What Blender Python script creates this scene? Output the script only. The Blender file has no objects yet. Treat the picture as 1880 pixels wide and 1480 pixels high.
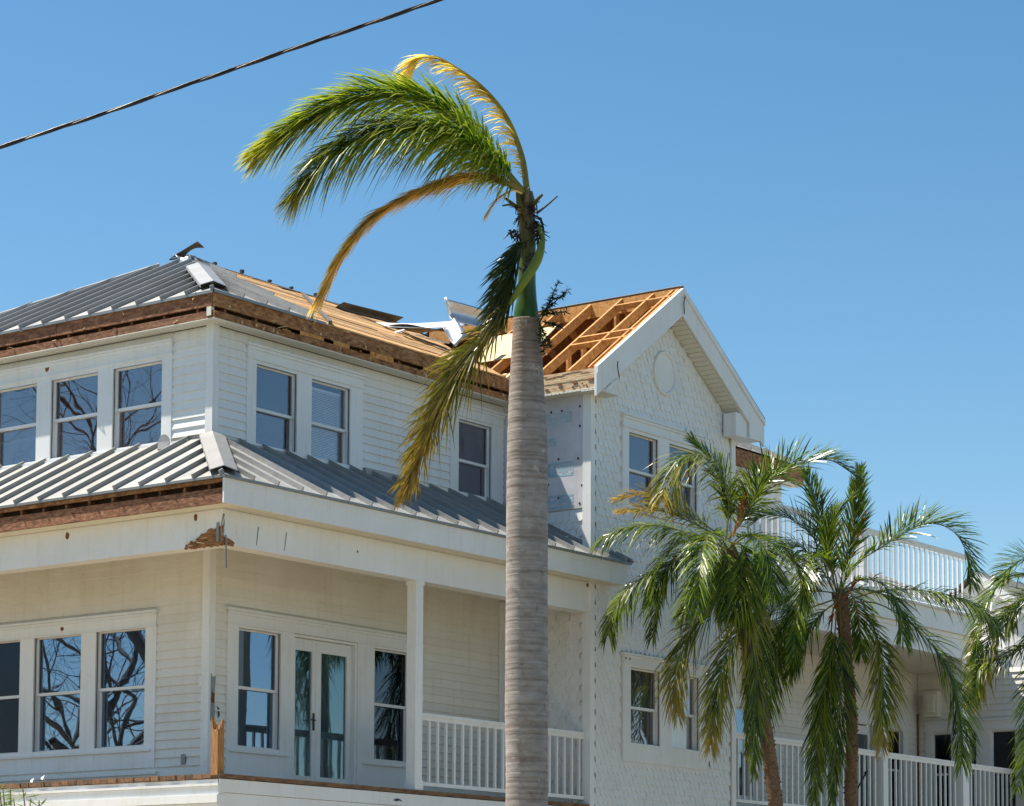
import bpy, math, random
from mathutils import Vector, Matrix
rnd = random.Random(7)
R = math.radians
scene = bpy.context.scene
col = scene.collection

# ------------------------------------------------------------------ camera
PXW, PXH = 1880.0, 1480.0
FPX = 4773.0
YAW, PITCH, ROLL = R(36.67), R(4.583), R(0.279)
CX, CY = 940.0, 740 + 625.46
CAM = Vector((-23.4563, -21.9594, 1.6))
FWD = Vector((math.cos(PITCH)*math.cos(YAW), math.cos(PITCH)*math.sin(YAW), math.sin(PITCH)))
_r = Vector((math.sin(YAW), -math.cos(YAW), 0)); _u = _r.cross(FWD)
RGT = math.cos(ROLL)*_r + math.sin(ROLL)*_u
UPV = -math.sin(ROLL)*_r + math.cos(ROLL)*_u
cd = bpy.data.cameras.new('camera'); cam = bpy.data.objects.new('camera', cd); col.objects.link(cam)
cd.sensor_width = 36.0; cd.lens = FPX/PXW*36.0
cd.shift_y = 625.46/PXW
cd.clip_start = 0.1; cd.clip_end = 5000
m = Matrix.Identity(4)
for i in range(3):
    m[i][0] = RGT[i]; m[i][1] = UPV[i]; m[i][2] = -FWD[i]; m[i][3] = CAM[i]
cam.matrix_world = m
scene.camera = cam

def at(px, py, depth):
    """survey point: photo pixel at a distance (metres along the view axis)"""
    return CAM + (FWD + RGT*((px-CX)/FPX) - UPV*((py-CY)/FPX))*depth

# ------------------------------------------------------------------ sky, sun, exposure
SUN = Vector((-0.228, 0.5, 1.0)).normalized()
world = bpy.data.worlds.new('World'); scene.world = world; world.use_nodes = True
wn = world.node_tree.nodes; wl = world.node_tree.links
sky = wn.new('ShaderNodeTexSky'); sky.sky_type = 'NISHITA'; sky.sun_disc = False
sky.sun_elevation = math.asin(SUN.z); sky.sun_rotation = math.atan2(SUN.x, SUN.y)
sky.altitude = 0; sky.air_density = 1.0; sky.dust_density = 0.2; sky.ozone_density = 1.0
wn['Background'].inputs['Strength'].default_value = 0.073
hs = wn.new('ShaderNodeHueSaturation'); hs.inputs['Saturation'].default_value = 1.28; hs.inputs['Hue'].default_value = 0.492; hs.inputs['Value'].default_value = 1.10
wl.new(sky.outputs['Color'], hs.inputs['Color']); wl.new(hs.outputs['Color'], wn['Background'].inputs['Color'])
sd = bpy.data.lights.new('sun', 'SUN'); sun = bpy.data.objects.new('sun', sd); col.objects.link(sun)
sd.energy = 5.0; sd.angle = R(0.53); sd.color = (1.0, 0.93, 0.82)
sun.rotation_euler = SUN.to_track_quat('Z', 'Y').to_euler(); sun.location = (-10, 20, 40)
scene.cycles.max_bounces = 6; scene.cycles.diffuse_bounces = 3; scene.cycles.glossy_bounces = 3; scene.cycles.transparent_max_bounces = 10
vs = scene.view_settings
vs.view_transform = 'Standard'; vs.look = 'None'; vs.gamma = 1.0; vs.use_curve_mapping = False
vs.exposure = 0.82

# ------------------------------------------------------------------ materials
def new_mat(name):
    mt = bpy.data.materials.new(name); mt.use_nodes = True
    nt = mt.node_tree; return mt, nt, nt.nodes['Principled BSDF']

def noise(nt, scale, detail=4, rough=0.55, vec=None, stretch=None):
    n = nt.nodes.new('ShaderNodeTexNoise'); n.inputs['Scale'].default_value = scale
    n.inputs['Detail'].default_value = detail; n.inputs['Roughness'].default_value = rough
    g = nt.nodes.new('ShaderNodeNewGeometry')
    src = g.outputs['Position']
    if stretch:
        mp = nt.nodes.new('ShaderNodeMapping'); mp.inputs['Scale'].default_value = stretch
        nt.links.new(src, mp.inputs['Vector']); src = mp.outputs['Vector']
    nt.links.new(src, n.inputs['Vector'])
    return n.outputs['Fac']

def ramp(nt, fac, stops):
    r = nt.nodes.new('ShaderNodeValToRGB'); cr = r.color_ramp
    while len(cr.elements) < len(stops): cr.elements.new(0.5)
    for e, (p, c) in zip(cr.elements, stops):
        e.position = p; e.color = (c[0], c[1], c[2], 1)
    nt.links.new(fac, r.inputs['Fac']); return r.outputs['Color']

def mix(nt, fac, a, b, mode='MIX'):
    n = nt.nodes.new('ShaderNodeMix'); n.data_type = 'RGBA'; n.blend_type = mode
    for key, v in ((0, fac), (6, a), (7, b)):
        if hasattr(v, 'is_output'): nt.links.new(v, n.inputs[key])
        elif key == 0: n.inputs[0].default_value = v
        else: n.inputs[key].default_value = (v[0], v[1], v[2], 1)
    return n.outputs[2]

def bump(nt, h, b, strength=0.3, dist=0.01):
    n = nt.nodes.new('ShaderNodeBump'); n.inputs['Strength'].default_value = strength
    n.inputs['Distance'].default_value = dist
    nt.links.new(h, n.inputs['Height']); nt.links.new(n.outputs['Normal'], b.inputs['Normal'])

def rand_out(nt):
    return nt.nodes.new('ShaderNodeObjectInfo').outputs['Random']

def paint(name, c, dirt, rough=0.55, amount=0.5, vary=0.06, grain=True):
    mt, nt, b = new_mat(name)
    f1 = noise(nt, 1.3, 6, 0.62)
    base = ramp(nt, f1, [(0.35, c), (0.78, dirt)])
    base = mix(nt, amount, c, base)
    f2 = noise(nt, 9, 6, 0.7, stretch=(1, 1, 0.35))
    sp = ramp(nt, f2, [(0.60, (1, 1, 1)), (0.74, (0.86, 0.83, 0.77))])
    base = mix(nt, 0.8, base, sp, 'MULTIPLY')
    f3 = noise(nt, 5, 5, 0.65, stretch=(2.2, 2.2, 0.18))
    st = ramp(nt, f3, [(0.52, (1, 1, 1)), (0.72, (0.84, 0.80, 0.72))]); base = mix(nt, 0.5, base, st, 'MULTIPLY')
    f4 = noise(nt, 24, 5, 0.7)
    sk = ramp(nt, f4, [(0.70, (1, 1, 1)), (0.76, (0.60, 0.54, 0.46))]); base = mix(nt, 0.55, base, sk, 'MULTIPLY')
    rv = ramp(nt, rand_out(nt), [(0.0, (1-vary,)*3), (1.0, (1, 1, 1))])
    base = mix(nt, 1.0, base, rv, 'MULTIPLY')
    nt.links.new(base, b.inputs['Base Color']); b.inputs['Roughness'].default_value = rough
    if grain: bump(nt, noise(nt, 60, 4), b, 0.15, 0.004)
    return mt

def wood(name, a, bcol, c, stretch, rough=0.8, flecks=None, vary=0.25):
    mt, nt, b = new_mat(name)
    f = noise(nt, 6, 8, 0.7, stretch=stretch)
    base = ramp(nt, f, [(0.34, a), (0.5, bcol), (0.67, c)])
    rv = ramp(nt, rand_out(nt), [(0.0, (1-vary,)*3), (1.0, (1, 1, 1))])
    base = mix(nt, 1.0, base, rv, 'MULTIPLY')
    if flecks:
        ff = noise(nt, 14, 7, 0.75, stretch=(1, 1, 1))
        mk = ramp(nt, ff, [(flecks[1], (0, 0, 0)), (flecks[1]+0.03, (1, 1, 1))])
        base = mix(nt, mk, base, flecks[0])
    nt.links.new(base, b.inputs['Base Color']); b.inputs['Roughness'].default_value = rough
    bump(nt, f, b, 0.5, 0.01)
    return mt

def metal(name, c, rough, metallic, vary=0.12):
    mt, nt, b = new_mat(name)
    f = noise(nt, 2.5, 6, 0.6)
    base = ramp(nt, f, [(0.3, tuple(x*0.82 for x in c)), (0.7, c)])
    rv = ramp(nt, rand_out(nt), [(0, (1-vary,)*3), (1, (1, 1, 1))])
    base = mix(nt, 1.0, base, rv, 'MULTIPLY')
    nt.links.new(base, b.inputs['Base Color'])
    b.inputs['Metallic'].default_value = metallic; b.inputs['Roughness'].default_value = rough
    bump(nt, noise(nt, 2.4, 4), b, 0.45, 0.04)
    return mt

M = {}
M['siding'] = paint('white_siding_paint', (0.84, 0.84, 0.825), (0.70, 0.68, 0.63), 0.5, 0.6)
M['porch_siding'] = paint('porch_siding_warm_tone', (0.81, 0.79, 0.73), (0.66, 0.61, 0.51), 0.5, 0.65)  # white siding tinted warmer, putting bounced porch light into the colour
M['trim'] = paint('white_trim_paint', (0.83, 0.835, 0.83), (0.70, 0.685, 0.64), 0.42, 0.6)
M['shingle'] = paint('scallop_shingle_paint', (0.84, 0.84, 0.825), (0.72, 0.71, 0.67), 0.5, 0.55, 0.08)
M['soffit'] = paint('soffit_vinyl', (0.74, 0.71, 0.61), (0.62, 0.58, 0.46), 0.55, 0.5)
M['wall_back'] = paint('wall_backing', (0.55, 0.54, 0.50), (0.45, 0.43, 0.38), 0.7, 0.5)
M['old_wood_x'] = wood('weathered_board_wood', (0.12, 0.048, 0.020), (0.36, 0.155, 0.055), (0.56, 0.32, 0.14), (1.6, 1.6, 4), 0.85, ((0.62, 0.52, 0.36), 0.68), 0.3)
M['old_wood_a'] = wood('dark_weathered_wood', (0.08, 0.035, 0.018), (0.25, 0.105, 0.048), (0.42, 0.22, 0.12), (1.6, 1.6, 5), 0.85, ((0.55, 0.46, 0.36), 0.70), 0.3)
M['pale_wood'] = wood('pale_weathered_wood', (0.34, 0.19, 0.09), (0.68, 0.48, 0.28), (0.78, 0.62, 0.42), (1.2, 1.2, 9), 0.85, ((0.22, 0.10, 0.04), 0.72), 0.15)  # pale weathered wood, lightened to paint sunlight on the bay fascia
M['plank'] = wood('roof_plank_wood', (0.40, 0.20, 0.07), (0.66, 0.38, 0.15), (0.80, 0.52, 0.24), (1.2, 9, 6), 0.8, ((0.26, 0.11, 0.04), 0.69), 0.5)
M['lumber'] = wood('framing_lumber', (0.42, 0.165, 0.035), (0.62, 0.28, 0.07), (0.76, 0.42, 0.14), (3, 3, 3), 0.75, None, 0.25)
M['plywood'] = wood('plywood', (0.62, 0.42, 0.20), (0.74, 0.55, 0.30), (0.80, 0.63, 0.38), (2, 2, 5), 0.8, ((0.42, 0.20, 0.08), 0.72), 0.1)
M['under_ply'] = wood('shaded_sheathing_underside', (0.20, 0.06, 0.014), (0.32, 0.11, 0.026), (0.42, 0.17, 0.05), (2, 2, 5), 0.8, None, 0.2)  # plywood tone lowered so the attic's shade is in the colour
M['deck_wood'] = wood('deck_board_wood', (0.10, 0.05, 0.025), (0.26, 0.14, 0.07), (0.40, 0.25, 0.14), (1, 6, 6), 0.85, ((0.10, 0.16, 0.05), 0.72), 0.55)
M['stub_wood'] = wood('splintered_post_wood', (0.20, 0.075, 0.025), (0.38, 0.18, 0.055), (0.54, 0.31, 0.12), (12, 12, 1.2), 0.75, None, 0.05)
M['stub_dark'] = wood('torn_beam_wood', (0.10, 0.04, 0.015), (0.30, 0.13, 0.045), (0.46, 0.24, 0.10), (3, 0.9, 11), 0.85, None, 0.1)
M['roof_metal'] = metal('galvanised_roof_metal', (0.45, 0.445, 0.42), 0.46, 0.3, 0.2)
M['roof_rib'] = metal('darkened_roof_metal', (0.36, 0.355, 0.34), 0.5, 0.35)  # same metal as the pans, darkened to paint shaded seam sides
M['drip'] = metal('drip_edge_metal', (0.28, 0.29, 0.29), 0.45, 0.4)
M['cap_metal'] = metal('hip_cap_metal', (0.38, 0.375, 0.36), 0.45, 0.35)
M['scrap'] = metal('crumpled_sheet_metal', (0.66, 0.68, 0.70), 0.35, 0.7, 0.25)
M['scrap_dark'] = metal('dark_underside_metal', (0.16, 0.15, 0.13), 0.6, 0.4, 0.3)
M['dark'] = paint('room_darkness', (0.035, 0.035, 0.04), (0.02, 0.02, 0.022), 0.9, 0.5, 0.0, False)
M['attic'] = paint('attic_lining', (0.10, 0.06, 0.035), (0.06, 0.035, 0.02), 0.9, 0.5, 0.0, False)
M['felt'] = paint('roofing_felt', (0.05, 0.045, 0.04), (0.09, 0.07, 0.05), 0.85, 0.6)
M['black'] = paint('black_fitting', (0.02, 0.02, 0.022), (0.03, 0.03, 0.03), 0.5, 0.4, 0, False)
M['blind'] = paint('white_blind', (0.86, 0.86, 0.83), (0.70, 0.69, 0.64), 0.5, 0.4, 0, False)
M['wrap'] = paint('house_wrap_film', (0.70, 0.69, 0.72), (0.44, 0.44, 0.48), 0.35, 0.95)
M['wrap_ink'] = paint('house_wrap_blue_ink', (0.26, 0.44, 0.54), (0.50, 0.56, 0.60), 0.4, 1.0)
M['shingle_roof'] = paint('grey_roof_shingles', (0.22, 0.22, 0.22), (0.13, 0.13, 0.13), 0.85, 0.8)
M['rust'] = paint('rust_and_hole_brown', (0.22, 0.09, 0.03), (0.10, 0.04, 0.02), 0.9, 0.8)  # rust colour, also used to paint the darkness of holes
M['paper'] = paint('paper_scrap', (0.82, 0.80, 0.80), (0.74, 0.70, 0.70), 0.7, 0.4)

def glass_mat(name, refl, tint, rough=0.01, gcol=(0.72, 0.82, 1.0)):
    mt = bpy.data.materials.new(name); mt.use_nodes = True; nt = mt.node_tree
    for n in list(nt.nodes): nt.nodes.remove(n)
    out = nt.nodes.new('ShaderNodeOutputMaterial')
    tr = nt.nodes.new('ShaderNodeBsdfTransparent'); tr.inputs['Color'].default_value = (*tint, 1)
    gl = nt.nodes.new('ShaderNodeBsdfGlossy'); gl.inputs['Roughness'].default_value = rough
    gl.inputs['Color'].default_value = (*gcol, 1)
    mx = nt.nodes.new('ShaderNodeMixShader'); mx.inputs[0].default_value = refl
    bp = nt.nodes.new('ShaderNodeBump'); bp.inputs['Strength'].default_value = 0.04; bp.inputs['Distance'].default_value = 0.05
    nt.links.new(noise(nt, 1.6, 1, 0.4), bp.inputs['Height']); nt.links.new(bp.outputs['Normal'], gl.inputs['Normal'])
    nt.links.new(tr.outputs[0], mx.inputs[1]); nt.links.new(gl.outputs[0], mx.inputs[2])
    nt.links.new(mx.outputs[0], out.inputs['Surface'])
    return mt
M['glass'] = glass_mat('window_glass', 0.25, (0.55, 0.58, 0.64), 0.01, (0.86, 0.78, 0.80))
M['glass_clear'] = glass_mat('clear_window_glass', 0.16, (0.93, 0.94, 0.95), 0.01, (0.86, 0.80, 0.84))
M['glass_low'] = glass_mat('tinted_porch_glass', 0.34, (0.30, 0.36, 0.44), 0.01, (0.55, 0.72, 0.95))
M['door_glass'] = glass_mat('door_glass', 0.16, (0.72, 0.78, 0.80), 0.02, (0.62, 0.82, 0.92))
M['sheer'] = paint('added_door_curtain_teal', (0.24, 0.33, 0.36), (0.15, 0.21, 0.24), 0.8, 0.8, 0, False)
M['glass_dim'] = glass_mat('dim_porch_glass', 0.10, (0.35, 0.38, 0.42), 0.01, (0.7, 0.8, 0.95))
M['glass_dark'] = glass_mat('low_reflection_glass', 0.05, (0.30, 0.30, 0.32), 0.2)  # dark panes: low reflection and a dark tint

def leaf_mat(name, transl=0.42, rough=0.30):
    mt, nt, b = new_mat(name)
    vc = nt.nodes.new('ShaderNodeVertexColor'); vc.layer_name = 'tint'
    rv = ramp(nt, noise(nt, 3.0, 3), [(0.3, (0.72, 0.72, 0.72)), (0.7, (1.15, 1.15, 1.1))])
    base = mix(nt, 1.0, vc.outputs['Color'], rv, 'MULTIPLY')
    nt.links.new(base, b.inputs['Base Color']); b.inputs['Roughness'].default_value = rough
    b.inputs['Specular IOR Level'].default_value = 0.33
    tl = nt.nodes.new('ShaderNodeBsdfTranslucent')
    tc = mix(nt, 1.0, base, (1.5, 1.6, 0.7), 'MULTIPLY'); nt.links.new(tc, tl.inputs['Color'])
    mx = nt.nodes.new('ShaderNodeMixShader'); mx.inputs[0].default_value = transl
    out = nt.nodes['Material Output']
    nt.links.new(b.outputs[0], mx.inputs[1]); nt.links.new(tl.outputs[0], mx.inputs[2])
    nt.links.new(mx.outputs[0], out.inputs['Surface'])
    return mt
M['leaf'] = leaf_mat('palm_leaflet')
M['leaf_date'] = leaf_mat('date_palm_leaflet', 0.26, 0.27)
M['shaft'] = leaf_mat('green_crownshaft', 0.0, 0.32)

def trunk_royal():
    mt, nt, b = new_mat('royal_palm_bark')
    f = noise(nt, 5, 8, 0.65, stretch=(1, 1, 2.2))
    base = ramp(nt, f, [(0.3, (0.22, 0.185, 0.16)), (0.55, (0.325, 0.288, 0.262)), (0.8, (0.42, 0.385, 0.355))])
    rings = noise(nt, 9, 3, 0.5, stretch=(0.10, 0.10, 3.6))
    rc = ramp(nt, rings, [(0.36, (0.72, 0.66, 0.62)), (0.50, (1, 1, 1)), (0.62, (1.05, 1.04, 1.02))])
    base = mix(nt, 0.9, base, rc, 'MULTIPLY')
    sp = ramp(nt, noise(nt, 2.2, 5, 0.7), [(0.58, (1, 1, 1)), (0.72, (0.62, 0.56, 0.48))])
    base = mix(nt, 0.8, base, sp, 'MULTIPLY')
    sx = nt.nodes.new('ShaderNodeSeparateXYZ'); gg = nt.nodes.new('ShaderNodeNewGeometry'); nt.links.new(gg.outputs['Position'], sx.inputs[0])
    mr = nt.nodes.new('ShaderNodeMapRange'); mr.inputs[1].default_value = 7.0; mr.inputs[2].default_value = 7.9; nt.links.new(sx.outputs['Z'], mr.inputs[0])
    base = mix(nt, mr.outputs[0], base, mix(nt, 1.0, base, (0.74, 0.60, 0.50), 'MULTIPLY'))   # younger brown bark near the shaft
    li = ramp(nt, noise(nt, 3.2, 7, 0.75), [(0.60, (0, 0, 0)), (0.66, (1, 1, 1))]); base = mix(nt, mix(nt, 0.75, (0, 0, 0), li), base, (0.50, 0.47, 0.43))
    dk = ramp(nt, noise(nt, 16, 6, 0.75, stretch=(1, 1, 0.6)), [(0.60, (1, 1, 1)), (0.68, (0.50, 0.42, 0.36))]); base = mix(nt, 0.8, base, dk, 'MULTIPLY')
    nt.links.new(base, b.inputs['Base Color']); b.inputs['Roughness'].default_value = 0.85
    bump(nt, rings, b, 0.35, 0.02)
    return mt
M['royal_trunk'] = trunk_royal()
def trunk_date():
    mt, nt, b = new_mat('date_palm_bark')
    f = noise(nt, 30, 6, 0.7)
    base = ramp(nt, f, [(0.3, (0.05, 0.028, 0.016)), (0.5, (0.17, 0.095, 0.05)), (0.75, (0.30, 0.20, 0.12))])
    nt.links.new(base, b.inputs['Base Color']); b.inputs['Roughness'].default_value = 0.9
    bump(nt, f, b, 0.6, 0.02)
    return mt
M['date_trunk'] = trunk_date()
def bark_bare():
    mt, nt, b = new_mat('bare_tree_bark')
    f = noise(nt, 8, 6, 0.7, stretch=(1, 1, 0.4))
    nt.links.new(ramp(nt, f, [(0.3, (0.10, 0.08, 0.065)), (0.7, (0.26, 0.22, 0.18))]), b.inputs['Base Color'])
    b.inputs['Roughness'].default_value = 0.9
    return mt
M['bare_bark'] = bark_bare()
def ground_mat():
    mt, nt, b = new_mat('sandy_ground')
    f = noise(nt, 0.35, 8, 0.65)
    nt.links.new(ramp(nt, f, [(0.3, (0.35, 0.26, 0.15)), (0.55, (0.46, 0.36, 0.22)), (0.75, (0.54, 0.44, 0.30))]), b.inputs['Base Color'])
    b.inputs['Roughness'].default_value = 0.95
    bump(nt, noise(nt, 12, 6), b, 0.5, 0.03)
    return mt
M['ground'] = ground_mat()
M['lawn'] = paint('dry_lawn', (0.20, 0.185, 0.13), (0.26, 0.235, 0.17), 0.95, 0.9)
M['asphalt'] = paint('asphalt', (0.055, 0.055, 0.057), (0.08, 0.078, 0.075), 0.9, 0.8)
M['cable'] = metal('cable_black', (0.03, 0.03, 0.032), 0.35, 0.1)
M['cable_bare'] = metal('cable_bare_strand', (0.07, 0.07, 0.072), 0.4, 0.8)

# ------------------------------------------------------------------ mesh helpers
class MB:
    def __init__(s): s.v = []; s.f = []; s.mi = []; s.c = []
    def add(s, vs, fs, mi=0, cols=None):
        o = len(s.v); s.v += [tuple(p) for p in vs]
        s.f += [tuple(i+o for i in f) for f in fs]; s.mi += [mi]*len(fs)
        if cols is not None: s.c += cols
        return s
    def hexa(s, p, mi=0):   # 8 points: bottom 0-3 ccw, top 4-7
        return s.add(p, [(3, 2, 1, 0), (4, 5, 6, 7), (0, 1, 5, 4), (1, 2, 6, 5), (2, 3, 7, 6), (3, 0, 4, 7)], mi)
    def box(s, x0, x1, y0, y1, z0, z1, mi=0):
        return s.hexa([(x0, y0, z0), (x1, y0, z0), (x1, y1, z0), (x0, y1, z0), (x0, y0, z1), (x1, y0, z1), (x1, y1, z1), (x0, y1, z1)], mi)
    def bar(s, a, b, w, h, up=(0, 0, 1), mi=0, centre=True):
        a = Vector(a); b = Vector(b); t = (b-a).normalized(); up = Vector(up)
        sd_ = t.cross(up).normalized()*(w/2); u = sd_.cross(t).normalized()
        lo, hi = (-h/2, h/2) if centre else (0, h)
        pts = []
        for k in (lo, hi):
            for p, q in ((a, -1), (b, -1), (b, 1), (a, 1)): pts.append(p+sd_*q+u*k)
        return s.hexa(pts, mi)
    def slab(s, poly, n, th, mi=0):
        """polygon (list of 3D pts) extruded by th along -n"""
        n = Vector(n).normalized()*th; k = len(poly)
        top = [Vector(p) for p in poly]; bot = [p-n for p in top]
        fs = [tuple(range(k)), tuple(range(2*k-1, k-1, -1))]
        fs += [(i, i+k, (i+1) % k+k, (i+1) % k) for i in range(k)]
        return s.add(top+bot, fs, mi)
    def tube(s, pts, rad, n=8, mi=0, cap=True, cols=None):
        pts = [Vector(p) for p in pts]; k = len(pts)
        if not hasattr(rad, '__len__'): rad = [rad]*k
        t0 = (pts[1]-pts[0]).normalized()
        a = t0.orthogonal().normalized(); vs_ = []; cc = []
        for i, p in enumerate(pts):
            t = (pts[min(i+1, k-1)]-pts[max(i-1, 0)]).normalized()
            a = (a - t*a.dot(t)).normalized(); b = t.cross(a)
            for j in range(n):
                g = 2*math.pi*j/n
                vs_.append(p+(a*math.cos(g)+b*math.sin(g))*rad[i])
                if cols: cc.append(cols[i])
        fs = [(i*n+j, i*n+(j+1) % n, (i+1)*n+(j+1) % n, (i+1)*n+j) for i in range(k-1) for j in range(n)]
        if cap: fs += [tuple(range(n-1, -1, -1)), tuple(range((k-1)*n, k*n))]
        return s.add(vs_, fs, mi, cc if cols else None)
    def mesh(s, name, mats, smooth=False):
        me = bpy.data.meshes.new(name); me.from_pydata(s.v, [], s.f)
        for mt in (mats if isinstance(mats, (list, tuple)) else [mats]): me.materials.append(M[mt])
        if any(s.mi): me.polygons.foreach_set('material_index', s.mi)
        if smooth: me.polygons.foreach_set('use_smooth', [True]*len(s.f))
        if s.c:
            at_ = me.color_attributes.new('tint', 'FLOAT_COLOR', 'POINT')
            fl = []
            for q in s.c: fl += [q[0], q[1], q[2], 1.0]
            at_.data.foreach_set('color', fl)
        me.update(); return me
    def build(s, name, mats, parent=None, smooth=False):
        return link(name, s.mesh(name, mats, smooth), parent)

def link(name, me, parent=None, loc=None):
    o = bpy.data.objects.new(name, me); col.objects.link(o)
    if parent is not None: o.parent = parent
    if loc is not None: o.location = loc
    return o
def empty(name, loc, label, cat, group=None):
    o = bpy.data.objects.new(name, None); col.objects.link(o); o.location = loc; o.empty_display_size = 0.3
    return tag(o, label, cat, group)
def tag(o, label, cat=None, group=None):
    o['label'] = label
    if cat: o['category'] = cat
    if group: o['group'] = group
    return o
def lab(o, label): o['label'] = label; return o
def B1(name, x0, x1, y0, y1, z0, z1, mt, parent): return MB().box(x0, x1, y0, y1, z0, z1).build(name, mt, parent)

class Frame:
    """wall frame: u along the wall, v up, n outwards"""
    def __init__(s, origin, U, N): s.o = Vector(origin); s.U = Vector(U); s.N = Vector(N)
    def p(s, u, v, n): return s.o+s.U*u+s.N*n+Vector((0, 0, v))
    def flip(s): return s.U.cross(Vector((0, 0, 1))).dot(s.N) < 0
    def box(s, mb, u0, u1, v0, v1, n0, n1, mi=0, n1t=None):
        if n1t is None: n1t = n1
        q = [s.p(u0, v0, n1), s.p(u1, v0, n1), s.p(u1, v0, n0), s.p(u0, v0, n0), s.p(u0, v1, n1t), s.p(u1, v1, n1t), s.p(u1, v1, n0), s.p(u0, v1, n0)]
        if s.flip(): q = [q[1], q[0], q[3], q[2], q[5], q[4], q[7], q[6]]
        return mb.hexa(q, mi)

def spans(u0, u1, cuts):
    segs = [(u0, u1)]
    for a, b in cuts:
        out = []
        for s, e in segs:
            if b <= s or a >= e: out.append((s, e)); continue
            if a > s: out.append((s, a))
            if b < e: out.append((b, e))
        segs = out
    return [q for q in segs if q[1]-q[0] > 0.015]

def siding(fr, u0, u1, v0, v1, holes, parent, mt='siding', exp=0.12, limit=None, stuff=False):
    """lap boards, one mesh each, cut at the openings; limit(v)->(u0,u1) trims sloped ends"""
    k = 0; big = MB()
    while v0+k*exp < v1-0.02:
        a = v0+k*exp; b = min(a+exp+0.012, v1); mid = (a+b)/2
        cuts = [(h[0], h[1]) for h in holes if h[2] < mid < h[3]]
        uu0, uu1 = limit(mid) if limit else (u0, u1)
        for s, e in spans(uu0, uu1, cuts):
            # long runs get a butt joint
            pts = [s]
            if e-s > 3.4: pts.append(s+(e-s)*rnd.uniform(0.35, 0.65))
            pts.append(e)
            for i in range(len(pts)-1):
                d = rnd.uniform(-0.0015, 0.0015)
                mb = big if stuff else MB()
                fr.box(mb, pts[i]+0.0012, pts[i+1]-0.0012, a+d, b+d, -0.004, 0.034, n1t=0.008)
                if not stuff: mb.build('siding_board', mt, parent)
        k += 1
    if stuff and big.f:
        o = big.build('siding', mt, parent); o['kind'] = 'stuff'

def backing(fr, u0, u1, v0, v1, holes, parent, name='wall', mt='wall_back', th=0.12):
    us = sorted({u0, u1} | {min(max(h[i], u0), u1) for h in holes for i in (0, 1)})
    vs_ = sorted({v0, v1} | {min(max(h[i], v0), v1) for h in holes for i in (2, 3)})
    mb = MB()
    for i in range(len(us)-1):
        run = None
        for j in range(len(vs_)-1):
            cu, cv = (us[i]+us[i+1])/2, (vs_[j]+vs_[j+1])/2
            if any(h[0] < cu < h[1] and h[2] < cv < h[3] for h in holes):
                if run is not None: fr.box(mb, us[i], us[i+1], run, vs_[j], -th, -0.006); run = None
            elif run is None: run = vs_[j]
        if run is not None: fr.box(mb, us[i], us[i+1], run, vs_[-1], -th, -0.006)
    return mb.build(name, mt, parent)

def window(fr, u0, u1, v0, v1, rail, parent, glass='glass', blind=None, curtain=False, room=0.7):
    """double-hung unit in opening u0..u1, v0..v1 (visible glass)"""
    j = 0.055
    mb = MB()   # jamb ring
    fr.box(mb, u0-j, u0-0.022, v0-j, v1+j, -0.11, 0.012); fr.box(mb, u1+0.022, u1+j, v0-j, v1+j, -0.11, 0.012)
    fr.box(mb, u0-0.022, u1+0.022, v1+0.022, v1+j, -0.11, 0.012); fr.box(mb, u0-0.022, u1+0.022, v0-j, v0-0.03, -0.11, 0.02)
    w = mb.build('window', 'trim', parent)
    s = 0.022
    for (a, b, n) in ((rail+0.02, v1, -0.035), (v0, rail-0.02, -0.068)):
        mb = MB()
        fr.box(mb, u0-s, u0, a-0.03, b+s, n-0.03, n); fr.box(mb, u1, u1+s, a-0.03, b+s, n-0.03, n)
        fr.box(mb, u0, u1, b, b+s, n-0.03, n); fr.box(mb, u0, u1, a-0.04, a, n-0.03, n+0.004)
        mb.build('sash', 'trim', w)
        mb = MB(); fr.box(mb, u0-0.004, u1+0.004, a-0.004, b+0.004, n-0.018, n-0.014); mb.build('pane', glass, w)
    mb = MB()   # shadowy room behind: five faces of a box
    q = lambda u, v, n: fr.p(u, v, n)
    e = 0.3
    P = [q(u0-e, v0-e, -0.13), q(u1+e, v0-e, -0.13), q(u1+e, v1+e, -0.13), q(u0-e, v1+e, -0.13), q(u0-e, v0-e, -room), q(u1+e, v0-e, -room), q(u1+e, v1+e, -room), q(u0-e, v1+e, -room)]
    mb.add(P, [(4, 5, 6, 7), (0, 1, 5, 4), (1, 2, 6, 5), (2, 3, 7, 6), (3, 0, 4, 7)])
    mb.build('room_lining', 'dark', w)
    if blind:
        bu0, bu1, bv0, bv1 = blind; mb = MB(); v = bv0
        while v < bv1:
            a = fr.p(bu0, v, -0.112); b = fr.p(bu1, v, -0.112); c = fr.p(bu1, v+0.021, -0.128); d = fr.p(bu0, v+0.021, -0.128)
            mb.add([a, b, c, d], [(0, 1, 2, 3)]); v += 0.0235
        fr.box(mb, bu0, bu1, bv1, bv1+0.03, -0.14, -0.11)
        mb.build('blind', 'blind', w)
    if curtain:
        mb = MB(); n_ = 24; pts = []
        for i in range(n_+1):
            u = u0+(u1-u0)*i/n_; nn = -0.16+0.02*math.sin(i*1.9)
            pts += [fr.p(u, v0-0.05, nn), fr.p(u, v1+0.05, nn)]
        mb.add(pts, [(2*i, 2*i+2, 2*i+3, 2*i+1) for i in range(n_)]); mb.build('curtain', 'blind', w)
    return w

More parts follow.
